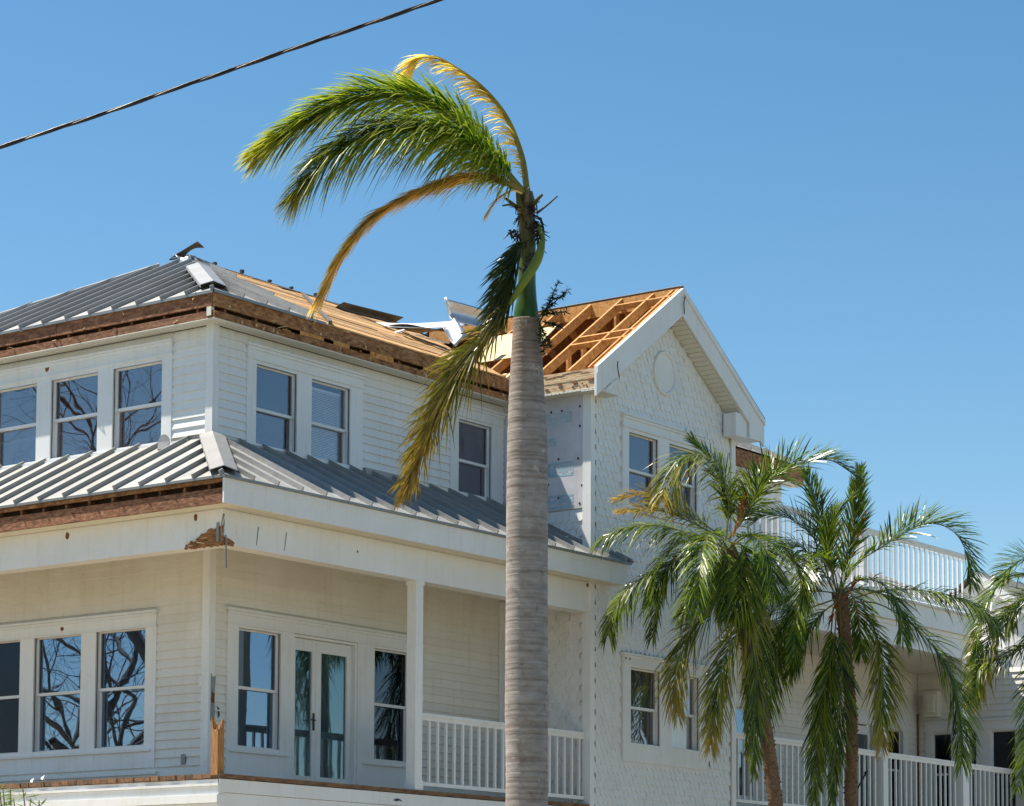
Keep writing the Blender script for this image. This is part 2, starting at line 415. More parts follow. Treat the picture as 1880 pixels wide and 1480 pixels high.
def casing(fr, u0, u1, v0, v1, holes, parent, head=0.20, crown=True, apron=0.0, mt='trim'):
    """flat casing boards filling u0..u1, v0..v1 round the openings, plus a moulded head"""
    c = MB()
    us = sorted({u0, u1} | {x for h in holes for x in (h[0], h[1])})
    fr.box(c, u0, u1, v1-head, v1, -0.006, 0.046)
    lowv = min(h[2] for h in holes); topv = v1-head
    prev = u0
    for h in sorted(holes):
        fr.box(c, prev, h[0], v0+apron, topv, -0.006, 0.040); prev = h[1]
        fr.box(c, h[0], h[1], h[3], topv, -0.006, 0.034)
        if v0+apron < h[2]-0.005: fr.box(c, h[0], h[1], v0+apron, h[2], -0.006, 0.036)
    fr.box(c, prev, u1, v0+apron, topv, -0.006, 0.040)
    if apron: fr.box(c, u0, u1, v0, v0+apron, -0.006, 0.038)
    o = c.build('window_casing', mt, parent)
    if crown:
        k = MB()
        fr.box(k, u0-0.025, u1+0.025, v1-0.002, v1+0.03, 0.0, 0.085); fr.box(k, u0-0.012, u1+0.012, v1-0.045, v1-0.004, 0.04, 0.066)
        fr.box(k, u0-0.01, u1+0.01, v1-head-0.012, v1-head+0.012, 0.03, 0.058)
        k.build('head_moulding', mt, o)
    return o

# ------------------------------------------------------------------ ground
g = MB(); g.add([(-1500, -1500, 0), (1500, -1500, 0), (1500, 1500, 0), (-1500, 1500, 0)], [(0, 1, 2, 3)])
go = g.build('ground', 'lawn'); go['kind'] = 'structure'
g = MB(); g.box(-7, 27, -7.5, 16, -0.2, 0.02); yo = g.build('yard', 'ground'); yo['kind'] = 'structure'  # unseen yard, given a sandy tone to bounce warm light upwards
g = MB(); g.box(-400, 400, -19, -11, -0.2, 0.012); ro = g.build('road', 'asphalt'); ro['kind'] = 'structure'; ro.rotation_euler = (0, 0, 0)

# ------------------------------------------------------------------ house: walls
dA, dB = 1.5, 1.62           # wall planes behind the porch line
ZD, ZS, ZU = 3.775, 7.075, 9.92
XB0, XB1 = 7.95, 11.97       # projecting gable bay
house = empty('house', (0, 0, 0), 'large white storm-damaged house with torn metal roof and broken gable framing', 'house')
FB = Frame((0, dB, 0), (1, 0, 0), (0, -1, 0))
FA = Frame((dA, 0, 0), (0, 1, 0), (-1, 0, 0))
FY = Frame((0, 0, 0), (1, 0, 0), (0, -1, 0))          # bay front and porch line
FS = Frame((XB0, 0, 0), (0, 1, 0), (-1, 0, 0))        # bay left cheek
FW = Frame((0, 2.1, 0), (1, 0, 0), (0, -1, 0))        # right wing porch wall
FX = Frame((22.2, 0, 0), (0, 1, 0), (-1, 0, 0))       # right wing return wall

# window glass rectangles (u0,u1,v0,v1) and meeting-rail heights
aU = [(2.54, 3.43, 8.46, 9.53), (3.765, 4.65, 8.46, 9.53), (4.98, 5.86, 8.46, 9.53), (6.2, 7.08, 8.46, 9.53)]
aL = [(2.77, 3.67, 4.36, 5.915), (4.0, 4.89, 4.36, 5.915), (5.215, 6.10, 4.36, 5.915)]
bU = [(2.343, 3.133, 8.47, 9.52), (3.48, 4.27, 8.47, 9.52)]
bU3 = [(6.815, 7.59, 8.47, 9.52)]
bL = [(2.06, 2.86, 4.34, 5.885), (3.18, 4.475, 3.78, 5.91), (4.90, 5.68, 4.34, 5.885)]
yU = [(8.955, 9.715, 8.42, 9.485), (10.07, 10.83, 8.42, 9.485)]
yL = [(9.008, 9.77, 4.78, 5.885), (10.13, 10.89, 4.78, 5.885)]
def grow(hs, d=0.05): return [(h[0]-d, h[1]+d, h[2]-d, h[3]+d) for h in hs]

# --- left face (A), upper and lower
wA = backing(FA, dB+0.01, 8.9, 8.2, ZU, grow(aU), house)
siding(FA, dB+0.03, 2.34, 8.46, ZU, [], wA)
siding(FA, 2.34, 8.9, 9.78, ZU, [], wA)
siding(FA, 7.3, 8.9, 8.46, 9.78, [], wA)
casing(FA, 2.335, 7.3, 8.36, 9.785, grow(aU, 0.022), house, head=0.175)
for i, h in enumerate(aU):
    window(FA, *h, 8.985, house, 'glass', blind=(h[0], h[1], 8.5, 9.0 if i == 0 else 8.8))
wAl = backing(FA, dB+0.01, 8.9, ZD-0.4, ZS, grow(aL), house)
siding(FA, dB+0.03, 8.9, ZD+0.02, ZS, [(2.56, 6.35, 4.04, 6.13)], wAl, 'porch_siding')
casing(FA, 2.55, 6.36, 4.035, 6.125, grow(aL, 0.022), house, head=0.185, apron=0.10)
for i, h in enumerate(aL):
    window(FA, *h, 5.14, house, 'glass_dark' if i == 2 else 'glass_low')
# --- right face (B), upper and lower
wB = backing(FB, dA+0.01, XB0, 8.2, ZU, grow(bU)+grow(bU3), house)
siding(FB, dA+0.03, XB0, 8.34, ZU, [(2.145, 4.565, 8.2, 9.76), (6.60, 7.9, 8.2, 9.76)], wB)
casing(FB, 2.14, 4.567, 8.30, 9.765, grow(bU, 0.022), house, head=0.165)
casing(FB, 6.60, 7.90, 8.26, 9.765, grow(bU3, 0.022), house, head=0.165)
window(FB, *bU[0], 8.94, house, 'glass', blind=(2.35, 3.13, 8.45, 8.86))
window(FB, *bU[1], 8.94, house, 'glass_clear', blind=(3.56, 4.24, 8.45, 9.44))
window(FB, *bU3[0], 8.94, house, 'glass', curtain=True, blind=(6.83, 7.58, 8.45, 9.44))
wBl = backing(FB, dA+0.01, XB0, ZD-0.4, ZS, grow(bL), house)
siding(FB, dA+0.03, XB0, ZD+0.02, ZS, [(1.83, 5.86, 3.6, 6.13)], wBl, 'porch_siding')
casing(FB, 1.82, 5.87, ZD+0.01, 6.125, [grow(bL, 0.022)[0], (3.15, 4.51, ZD, 5.945), grow(bL, 0.022)[2]], house, head=0.17)
window(FB, *bL[0], 5.115, house, 'glass_low')
window(FB, *bL[2], 5.115, house, 'glass_dim')
# skirt mouldings under the flanking windows
for (a, b) in ((1.86, 3.05), (4.62, 5.82)):
    mb = MB(); FB.box(mb, a, b, 3.88, 3.915, 0.0, 0.062); FB.box(mb, a, b, 4.235, 4.265, 0.0, 0.075); mb.build('panel_moulding', 'trim', house)
mb = MB(); FA.box(mb, 2.5, 6.4, 3.945, 3.985, 0.0, 0.06); FA.box(mb, 2.62, 6.3, 4.255, 4.285, 0, 0.072); mb.build('panel_moulding', 'trim', house)
# french doors
mb = MB(); FB.box(mb, 3.15, 3.19, ZD, 5.94, -0.10, 0.02); FB.box(mb, 4.47, 4.51, ZD, 5.94, -0.10, 0.02); FB.box(mb, 3.19, 4.47, 5.905, 5.94, -0.10, 0.02)
mb.build('door_frame', 'trim', house)
def door_leaf(fr, u0, u1, v0, v1, parent, handle=None, stile=0.09, n=-0.05):
    mb = MB(); fr.box(mb, u0, u0+stile, v0, v1, n-0.045, n); fr.box(mb, u1-stile, u1, v0, v1, n-0.045, n)
    fr.box(mb, u0+stile, u1-stile, v1-0.15, v1, n-0.045, n); fr.box(mb, u0+stile, u1-stile, v0, v0+0.22, n-0.045, n)
    d = mb.build('door', 'trim', parent)
    mb = MB(); fr.box(mb, u0+stile-0.005, u1-stile+0.005, v0+0.21, v1-0.145, n-0.026, n-0.02); mb.build('pane', 'door_glass', d)
    mb = MB(); w = 0.014
    fr.box(mb, u0+stile, u0+stile+w, v0+0.22, v1-0.15, n-0.02, n+0.006); fr.box(mb, u1-stile-w, u1-stile, v0+0.22, v1-0.15, n-0.02, n+0.006)
    fr.box(mb, u0+stile+w, u1-stile-w, v1-0.15-w, v1-0.15, n-0.02, n+0.006); mb.build('glazing_bead', 'trim', d)
    if handle is not None:
        mb = MB(); fr.box(mb, handle-0.018, handle+0.018, v0+0.86, v0+1.10, n, n+0.012)
        a = fr.p(handle, v0+1.0, n+0.05); b = fr.p(handle-0.10, v0+1.0, n+0.05); mb.tube([fr.p(handle, v0+1.0, n), a, b], 0.009, 6)
        mb.build('handle', 'black', d)
    return d
door_leaf(FB, 3.19, 3.71, ZD+0.01, 5.90, house, handle=3.665, stile=0.07)
door_leaf(FB, 3.715, 4.47, ZD+0.01, 5.90, house)
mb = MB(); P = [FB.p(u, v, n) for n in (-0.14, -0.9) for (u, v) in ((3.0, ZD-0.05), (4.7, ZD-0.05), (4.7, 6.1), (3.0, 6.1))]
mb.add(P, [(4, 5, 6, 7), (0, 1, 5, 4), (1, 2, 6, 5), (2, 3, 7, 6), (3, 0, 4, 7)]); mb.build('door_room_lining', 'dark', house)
mb = MB(); P = []  # curtain sheet added to make the door glass paler and teal
for i in range(41): P += [FB.p(3.2+1.27*i/40, ZD+0.15, -0.15+0.012*math.sin(i*1.7)), FB.p(3.2+1.27*i/40, 5.85, -0.15+0.012*math.sin(i*1.7))]
mb.add(P, [(2*i, 2*i+2, 2*i+3, 2*i+1) for i in range(40)]); mb.build('added_door_curtain', 'sheer', house)
# corner boards of the main block
for (z0, z1, mt) in ((8.40, ZU, 'trim'), (ZD, ZS, 'trim')):
    mb = MB(); mb.box(dA-0.045, dA+0.075, dB-0.045, dB-0.006, z0, z1); mb.box(dA-0.045, dA-0.006, dB-0.006, dB+0.085, z0, z1)
    mb.build('corner_board', mt, house)
# inner corner trim beside the bay, porch level
mb = MB(); mb.box(XB0-0.12, XB0-0.03, dB-0.05, dB-0.027, ZD, 6.9); mb.box(XB0-0.055, XB0-0.02, dB-0.14, dB-0.05, ZD, 6.9); mb.build('inner_corner_board', 'trim', house)

# --- bay: backing with openings, gable above
GP = 0.70                     # bay roof pitch
APX, APZ = 10.0, 11.92        # ridge of the bay roof
hb = grow(yU)+grow(yL)
wY = backing(FY, XB0, XB1, 0.0, ZU, hb, house, mt='shingle')
mb = MB(); mb.slab([(XB0, 0.006, ZU), (XB1, 0.006, ZU), (XB1, 0.006, 10.115), (APX, 0.006, 11.49), (XB0, 0.006, 10.01)], (0, -1, 0), 0.1); mb.build('gable_wall', 'shingle', house)
wS = backing(FS, 0.12, dB, 0.0, ZU, [], house, mt='shingle')
mb = MB(); mb.box(XB1-0.12, XB1, 0.12, 2.1, 0, ZU); mb.build('wall', 'siding', house)
casing(FY, 8.766, 11.02, 8.30, 9.745, grow(yU, 0.022), house, head=0.17)
casing(FY, 8.78, 11.17, 4.47, 6.085, grow(yL, 0.022), house, head=0.13, apron=0.12)
window(FY, *yU[0], 8.945, house, 'glass'); window(FY, *yU[1], 8.945, house, 'glass')
window(FY, *yL[0], 5.305, house, 'glass', curtain=True); window(FY, *yL[1], 5.305, house, 'glass_clear', curtain=True)
# bay corner boards
mb = MB(); mb.box(XB0-0.035, XB0+0.075, -0.04, -0.006, 3.4, ZU); mb.box(XB0-0.035, XB0-0.006, -0.006, 0.11, 3.4, ZU); mb.build('corner_board', 'trim', house)
mb = MB(); mb.box(XB1-0.09, XB1+0.03, -0.04, -0.006, 0.2, ZU); mb.box(XB1+0.006, XB1+0.03, -0.006, 0.1, 0.2, ZU); mb.build('corner_board', 'trim', house)

# scalloped shingles
SW, SE = 0.124, 0.117
def shingle_local():
    pts = [(-SW/2+0.002, 0.175), (-SW/2+0.002, 0.055)]
    for k in range(1, 8):
        a = math.pi*(1+k/8.0); pts.append(((SW/2-0.002)*math.cos(a), 0.055+0.055*math.sin(a)))
    pts += [(SW/2-0.002, 0.055), (SW/2-0.002, 0.175)]
    return pts
SHP = shingle_local()
def shingle_mesh(fr, mb, u, v, cut=None):
    k = len(SHP); d = rnd.uniform(-0.003, 0.003); u += rnd.uniform(-0.002, 0.002); lf = rnd.uniform(0.92, 1.12)
    front = []
    for (a, b) in SHP:
        front.append(fr.p(u+a, v+b+d, 0.024*lf-0.018*b/0.175))
    back = [fr.p(u+a, v+b+d, -0.004) for (a, b) in SHP]
    fs = [tuple(range(k))]+[(i, i+k, i+k+1, i+1) for i in range(1, k-2)]
    if fr.flip(): fs = [tuple(reversed(f)) for f in fs]
    mb.add(front+back, fs)
def shingle_spots(fr, u0, u1, v0, v1, holes, limit=None):
    out = []; r = 0; v = v0
    while v < v1:
        off = SW/2 if r % 2 else 0
        n = int((u1-u0)/SW)+2
        lo, hi = (u0, u1) if limit is None else limit(v+0.12)
        for i in range(-1, n):
            u = u0+off+i*SW
            if u-SW/2 < lo-0.015 or u+SW/2 > hi+0.015: continue
            if any(h[0]-0.03 < u < h[1]+0.03 and h[2]-0.10 < v < h[3]-0.06 for h in holes): continue
            out.append((fr, u, v))
        r += 1; v += SE
    return out
hY = [(8.766, 11.02, 8.30, 9.765), (8.78, 11.17, 4.47, 6.1)]
spY = shingle_spots(FY, XB0+0.075, XB1-0.09, 3.2, ZU+0.0, hY)
spY += shingle_spots(FY, XB0+0.075, XB1-0.09, 3.2+SE*58, APZ-0.25, [], lambda v: (max(XB0+0.03, APX-(11.47-v)/0.715+0.03), min(XB1-0.03, APX+(11.47-v)/0.695-0.03)))
spY = [q for q in spY if not (q[2] > 10.15 and (q[1]-9.939)**2+((q[2]+0.09)-10.592)**2 < 0.245**2)]
spS = shingle_spots(FS, 0.11, dB-0.03, ZD+0.02, 6.6, [])+shingle_spots(FS, 0.11, dB-0.03, 7.2, 8.13, [])
spots = sorted(spS+spY, key=lambda q: (q[0].p(q[1], q[2], 0)-CAM).length)
# those hidden by the palm trunk or the railing floor still count as stuff
shared = {}
cnt = 0; rest = {id(FY): MB(), id(FS): MB()}
for fr, u, v in spots:
    w_ = wY if fr is FY else wS
    if cnt < 300 and not (fr is FS and u > 0.75):
        key = (id(fr), cnt % 3)
        if key not in shared:
            mb = MB(); save = fr.o.copy(); fr.o = Vector((0, 0, 0)); shingle_mesh(fr, mb, 0, 0); fr.o = save
            shared[key] = mb.mesh('shingle', 'shingle')
        link('shingle', shared[key], w_, fr.p(u, v, 0)); cnt += 1
    else: shingle_mesh(fr, rest[id(fr)], u, v)
for fr, w_ in ((FY, wY), (FS, wS)):
    o = rest[id(fr)].build('shingles', 'shingle', w_); o['kind'] = 'stuff'
# round medallion ring in the gable
mb = MB(); rr = []
for k in range(33):
    a = 2*math.pi*k/32; rr.append((9.939+0.295*math.cos(a), -0.028, 10.592+0.325*math.sin(a)))
mb.tube(rr, 0.03, 8, cap=False)
dsc = [(9.939+0.28*math.cos(2*math.pi*k/32), -0.026, 10.592+0.31*math.sin(2*math.pi*k/32)) for k in range(32)]
med = mb.build('gable_medallion', 'trim', house, True); lab(med, 'round white medallion ring on the gable'); MB().slab(dsc, (0, -1, 0), 0.02).build('medallion_disc', 'shingle', med)
# house wrap on the bay cheek
mb = MB(); FS.box(mb, 0.0+0.11, dB-0.02, 8.21, ZU, -0.002, 0.024); wr = mb.build('house_wrap', 'wrap', house); lab(wr, 'bare house wrap with blue print where the cladding tore off')
def ink(u0, u1, v0, v1):
    mb = MB()
    n = max(1, int((u1-u0)/0.09)); x = u0
    FS.box(mb, u0, u1, v0, v0+(v1-v0)*0.16, 0.024, 0.026); FS.box(mb, u0, u1, v1-(v1-v0)*0.16, v1, 0.024, 0.026)
    while x < u1-0.02:
        w = rnd.uniform(0.015, 0.06); h0, h1 = rnd.uniform(0.12, 0.4), rnd.uniform(0.12, 0.4)
        if rnd.random() < 0.8: FS.box(mb, x, min(x+w, u1), v0+(v1-v0)*h0, v1-(v1-v0)*h1, 0.024, 0.026); x += w+rnd.uniform(0.006, 0.014)
    mb.build('printed_band', 'wrap_ink', wr)
ink(0.32, 0.95, 9.53, 9.70); ink(0.28, 0.95, 8.72, 8.94); ink(0.28, 0.95, 8.24, 8.44); ink(0.60, 0.80, 9.20, 9.32)
for (u, v) in ((0.17, 9.75), (0.17, 9.45), (0.50, 9.72), (0.70, 9.72), (0.56, 8.99), (0.2, 8.96), (0.13, 8.55), (0.56, 8.40), (0.17, 8.28), (0.75, 8.62)):
    mb = MB(); c = FS.p(u, v, 0.024); mb.tube([c, c+Vector((-0.006, 0, 0))], [0.02, 0.016], 10); mb.build('nail_cap', 'black', wr)
mb = MB()   # torn flap of film
fl = [FS.p(1.0, 9.55, 0.01), FS.p(0.86, 9.52, 0.05), FS.p(0.93, 9.42, 0.07), FS.p(0.97, 9.28, 0.04), FS.p(1.02, 9.2, 0.01)]
mb.slab(fl, (-1, 0, 0), 0.003); mb.build('torn_flap', 'wrap', wr)

# ------------------------------------------------------------------ porch: deck, beam, column, railings
mb = MB(); mb.box(0.03, dA, 0.03, 8.8, ZD-0.25, ZD-0.062); mb.box(dA, XB0, 0.03, dB, ZD-0.25, ZD-0.062)
deck = mb.build('porch_deck', 'wall_back', house)
y = -0.035; k = 0
while y < 8.7:
    x1 = XB0-0.05 if y+0.14 < dB else dA
    B1('deck_board', -0.03+rnd.uniform(-0.012, 0.012), x1, y, y+0.142, ZD-0.058+rnd.uniform(-0.004, 0.004), ZD+rnd.uniform(-0.004, 0.004), 'deck_wood', deck)
    y += 0.148; k += 1
# deck skirt, left (sunlit) side: stepped white boards
for (n, z0, z1) in ((0.0, ZD-0.115, ZD-0.066), (0.035, ZD-0.15, ZD-0.118), (0.012, ZD-0.255, ZD-0.153), (0.055, ZD-0.36, ZD-0.258), (0.03, ZD-0.55, ZD-0.364)):
    B1('skirt_board', -n, 0.1, -n*0.4, 8.8, z0, z1, 'trim', deck)
for k in range(10): B1('skirt_board', 0.012, 0.1, 0.012, 8.8, ZD-0.58-0.31*(k+1)+0.006, ZD-0.58-0.31*k, 'siding', deck)
for (n, z0, z1) in ((0.02, ZD-0.23, ZD-0.064), (0.008, ZD-0.40, ZD-0.236)):
    B1('skirt_board', 0.0, XB0-0.04, -n, 0.012, z0, z1, 'trim', deck)
for k in range(11): B1('skirt_board', 0.0, XB0-0.04, -0.006-(k % 2)*0.001, 0.012, max(0.02, ZD-0.40-0.30*(k+1)+0.006), ZD-0.40-0.30*k, 'siding', deck)
# beams
ZBm = 6.63
mb = MB(); mb.box(0.0, XB0-0.006, 0.0, 0.24, ZBm, ZS-0.002); lab(mb.build('porch_beam', 'trim', house), 'long white boxed beam above the porch column')
mb = MB(); mb.box(0.003, 0.24, 0.243, 8.8, ZBm-0.004, ZS-0.002); lab(mb.build('porch_beam', 'trim', house), 'stained white boxed beam on the left side with holes')
# porch ceiling
mb = MB(); mb.box(0.0, dA, 0.0, 8.8, ZS+0.002, ZS+0.03); mb.box(dA, XB0, 0.0, dB, ZS+0.002, ZS+0.03); mb.build('porch_ceiling', 'soffit', house)
# column
cx0 = 3.856; cw = 0.155
mb = MB(); mb.box(cx0, cx0+cw, 0.01, 0.01+cw, ZD, ZBm); mb.box(cx0-0.012, cx0+cw+0.012, -0.002, 0.022+cw, ZD, ZD+0.14); mb.box(cx0-0.012, cx0+cw+0.012, -0.002, 0.022+cw, ZBm-0.06, ZBm)
cl = mb.build('column', 'trim', house)
for z_ in (5.02, 5.72): B1('column_band', cx0-0.006, cx0+cw+0.006, 0.004, 0.016+cw, z_, z_+0.03, 'trim', cl)
bal = MB().box(-0.017, 0.017, -0.017, 0.017, 0, 1.0).mesh('baluster', 'trim')
def railing(x0, x1, yy, zb, zt, pitch, parent, label, post=()):
    mb = MB(); mb.box(x0, x1, yy-0.045, yy+0.045, zt-0.045, zt); mb.box(x0, x1, yy-0.025, yy+0.025, zt-0.10, zt-0.045)
    r = mb.build('railing', 'trim', parent); lab(r, label)
    B1('bottom_rail', x0, x1, yy-0.03, yy+0.03, zb, zb+0.055, 'trim', r)
    n = int((x1-x0)/pitch)
    for i in range(n+1):
        x = x0+0.06+i*pitch
        if x > x1-0.03: break
        if any(abs(x-p) < 0.1 for p in post): continue
        o = link('baluster', bal, r, (x, yy, zb+0.05)); o.scale = (1, 1, zt-0.095-zb-0.05)
    for p in post: B1('newel_post', p-0.06, p+0.06, yy-0.06, yy+0.06, zb-0.1, zt+0.005, 'trim', r)
    return r
railing(cx0+cw, XB0-0.04, 0.09, ZD+0.07, 4.84, 0.187, house, 'white porch railing between column and bay')
# broken corner post stub and torn beam end
mb = MB(); pts = []; n = 24
ring = [(0.0, 0.0)]*0
for i in range(n):
    t = i/n*4; s_ = int(t); q = t-s_; w = 0.115
    xy = [(q*w, 0), (w, q*w), (w-q*w, w), (0, w-q*w)][s_]; pts.append((0.0+xy[0]-0.03, 0.0+xy[1]))
top = [ZD+0.64+rnd.uniform(-0.13, 0.09) for _ in pts]
vs_ = [(x, y, ZD-0.02) for x, y in pts]+[(x, y, z) for (x, y), z in zip(pts, top)]+[(0.03, 0.06, ZD+0.58)]
fs = [(i, (i+1) % n, n+(i+1) % n, n+i) for i in range(n)]+[(n+i, n+(i+1) % n, 2*n) for i in range(n)]
mb.add(vs_, fs); lab(mb.build('broken_post', 'stub_wood', house), 'splintered raw wood stub of the missing corner post')
def jag(fr, pts, n, th, mt, name='exposed_wood', parent=house, rough=0.0):
    if rough:
        out = []
        for i, (u, v) in enumerate(pts):
            u2, v2 = pts[(i+1) % len(pts)]; m_ = max(1, int(math.hypot(u2-u, v2-v)/0.03))
            for k in range(m_): out.append((u+(u2-u)*k/m_+rnd.uniform(-rough, rough), v+(v2-v)*k/m_+rnd.uniform(-rough, rough)))
        pts = out
    mb = MB(); mb.slab([fr.p(u, v, n) for u, v in pts], fr.N, th); return mb.build(name, mt, parent)
FAo = Frame((0.003, 0, 0), (0, 1, 0), (-1, 0, 0))
lab(jag(FAo, [(0.0, 6.61), (0.64, 6.622), (0.62, 6.67), (0.5, 6.71), (0.42, 6.74), (0.34, 6.78), (0.24, 6.82), (0.12, 6.845), (0.0, 6.85)], 0.006, 0.03, 'stub_dark', rough=0.014), 'torn beam end showing brown wood')
jag(FY, [(0.0, 6.62), (0.21, 6.62), (0.22, 6.67), (0.15, 6.705), (0.05, 6.72), (0.0, 6.74)], 0.006, 0.03, 'stub_dark', rough=0.014)
for k in range(11):
    u = rnd.uniform(0.02, 0.6); z = 6.62+rnd.uniform(0.0, 0.2)*(1-u/0.75)
    MB().bar((-0.02-rnd.uniform(0, 0.02), u, z), (-0.03-rnd.uniform(0, 0.05), u+rnd.uniform(0.03, 0.09), z+rnd.uniform(-0.02, 0.02)), 0.010, rnd.uniform(0.008, 0.02)).build('splinter', 'stub_dark' if k % 2 else 'pale_wood', house)
mb = MB(); mb.bar((0.045, -0.02, 6.74), (0.05, -0.03, 6.33), 0.022, 0.006, (0, 1, 0)); mb.build('hanging_strap', 'drip', house)
mb = MB(); mb.tube([(-0.03, -0.02, 6.72), (-0.05, -0.03, 6.85), (-0.03, -0.04, 6.98), (0.0, -0.03, 6.9), (-0.01, -0.02, 6.72)], 0.008, 6); mb.build('bent_wire', 'drip', house)
B1('strap_plate', -0.012, -0.004, 0.05, 0.09, 6.66, 6.9, 'drip', house)
for (fr, u, v, w, h) in ((FAo, 2.75, 6.98, 0.035, 0.05), (FAo, 0.46, 7.0, 0.03, 0.05), (FY, 0.02, 6.99, 0.015, 0.02), (FY, 2.6, 6.86, 0.014, 0.018), (FA, 4.75, 9.74, 0.045, 0.06), (FA, 4.35, 6.02, 0.035, 0.03), (FY, 7.9, 7.03, 0.04, 0.03), (FY, 8.84, 6.03, 0.02, 0.02), (FY, 8.95, 6.03, 0.022, 0.02)):
    pts = [(u+w*math.cos(a)*rnd.uniform(0.85, 1.1), v+h*math.sin(a)*rnd.uniform(0.85, 1.1)) for a in [2*math.pi*i/14 for i in range(14)]]
    nn = 0.048 if fr is FA else (0.05 if (fr is FY and u > 8.5) else 0.004)
    jag(fr, pts, nn, 0.004, 'rust', 'dark_hole_disc')  # thin discs whose colour stands in for the dark inside holes
for u in (0.62, 1.15): jag(FY, [(u, 6.69), (u+0.012, 6.69), (u+0.05, 6.93), (u+0.03, 6.93)], 0.003, 0.003, 'drip', 'scratch')
jag(FY, [(3.36, 3.615), (3.42, 3.60), (3.5, 3.612), (3.55, 3.60), (3.52, 3.625), (3.45, 3.64), (3.41, 3.63)], 0.026, 0.004, 'black', 'torn_tag')
# battered lower corner board: loose flashing
jag(FB, [(1.50, 4.62), (1.56, 4.60), (1.585, 4.72), (1.57, 4.95), (1.59, 5.22), (1.53, 5.19), (1.50, 5.25)], 0.052, 0.004, 'drip', 'loose_flashing')
jag(FB, [(1.51, 4.86), (1.55, 4.85), (1.57, 4.97), (1.52, 5.0)], 0.058, 0.004, 'rust', 'exposed_wood')
jag(FB, [(1.66, 4.66), (1.70, 4.70), (1.685, 4.80), (1.64, 4.82), (1.67, 4.75)], 0.03, 0.003, 'black', 'torn_tag')
jag(FA, [(1.68, 5.08), (1.76, 5.05), (1.73, 5.20), (1.66, 5.2)], 0.05, 0.004, 'paper', 'torn_flap')
mb = MB(); FA.box(mb, 1.98, 2.06, 4.05, 4.19, 0.024, 0.04); lab(mb.build('outlet_box', 'drip', house), 'small grey outlet box low on the porch wall')

# ------------------------------------------------------------------ soffits, fascias
def soffit(name, horiz, a0, a1, b0, b1, z, parent, pitch=0.075):
    """grooved soffit; strips run across the overhang"""
    mb = MB(); a = a0; mb_k = 0
    while a < a1:
        e = min(a+pitch-0.014, a1)
        k = mb_k % 2; mb_k += 1; d = 0.0
        if horiz == 'x': mb.box(a, e, b0, b1, z+d, z+0.03); mb.box(e, e+0.014, b0, b1, z+0.014, z+0.03)
        else: mb.box(b0, b1, a, e, z+d, z+0.03); mb.box(b0, b1, e, e+0.014, z+0.014, z+0.03)
        a += pitch
    return mb.build(name, 'soffit', parent)
EX, EY = 1.2, 1.32            # upper eave lines
soffit('soffit', 'x', EX+0.045, XB0, EY+0.045, dB-0.03, ZU-0.004, house); soffit('soffit', 'y', dB-0.03, 8.9, EX+0.045, dA-0.03, ZU-0.004, house)
B1('soffit_edge', EX, XB0-0.3, EY, EY+0.043, ZU-0.012, ZU-0.001, 'soffit', house); B1('soffit_edge', EX, EX+0.043, EY+0.045, 8.9, ZU-0.012, ZU-0.001, 'soffit', house)
soffit('soffit', 'x', -0.27, 8.47, -0.273, -0.003, ZS+0.004, house); soffit('soffit', 'y', -0.003, 8.8, -0.252, -0.003, ZS+0.004, house)
soffit('soffit', 'x', 12.3, 16.5, EY, dB-0.03, ZU, house)
def boards(axis, a0, a1, c, z0, z1, th, mt, parent, name='fascia_board', lens=(1.6, 3.2), sag=0.004):
    a = a0
    while a < a1-0.01:
        e = min(a+rnd.uniform(*lens), a1)
        if a1-e < 0.4: e = a1
        d = rnd.uniform(-sag, sag)
        if axis == 'x': B1(name, a+0.003, e-0.003, c+d, c+th+d, z0+d, z1+d, mt, parent)
        else: B1(name, c+d, c+th+d, a+0.003, e-0.003, z0+d, z1+d, mt, parent)
        a = e
# upper eave: two bare boards with a dark gap
boards('x', EX, XB0-0.02, EY, 10.075, 10.252, 0.04, 'old_wood_x', house)
boards('x', EX, XB0-0.02, EY, ZU+0.002, 10.015, 0.04, 'old_wood_x', house)
boards('y', EY+0.04, 8.95, EX, 10.085, 10.252, 0.04, 'old_wood_a', house)
boards('y', EY+0.04, 8.95, EX, ZU+0.002, 10.02, 0.04, 'old_wood_a', house)
boards('x', 12.3, 16.5, EY, ZU+0.02, 10.25, 0.04, 'old_wood_x', house)
# dark rafter bay behind the gap, rafter tails
mb = MB(); mb.box(EX+0.16, 16.4, EY+0.16, EY+0.19, ZU, 10.26); mb.box(EX+0.16, EX+0.19, EY+0.19, 8.8, ZU, 10.26); mb.build('eave_backing', 'attic', house)
x = EX+0.25
while x < XB0-0.2: B1('rafter_tail', x-0.02, x+0.02, EY+0.041, EY+0.155, 9.955, 10.07, 'old_wood_x', house); x += 0.61
yv = EY+0.35
while yv < 8.8: B1('rafter_tail', EX+0.041, EX+0.155, yv-0.02, yv+0.02, 9.955, 10.08, 'old_wood_a', house); yv += 0.61
for x in (2.9, 3.6, 4.4, 5.6):
    B1('fascia_patch', x, x+rnd.uniform(0.3, 0.6), EY-0.006, EY-0.001, 9.99+rnd.uniform(0, 0.04), 10.07, 'lumber', house)
for k in range(26):
    x = rnd.uniform(1.4, 4.5) if k % 2 else rnd.uniform(5.5, 7.7); z = rnd.choice((9.93, 9.95, 9.97, 10.09)); w = rnd.uniform(0.02, 0.05)
    jag(Frame((0, EY, 0), (1, 0, 0), (0, -1, 0)), [(x, z), (x+w, z+0.005), (x+w*0.8, z+rnd.uniform(0.03, 0.07)), (x+w*0.3, z+rnd.uniform(0.03, 0.06))], 0.006, 0.004, 'pale_wood', 'paint_flake')
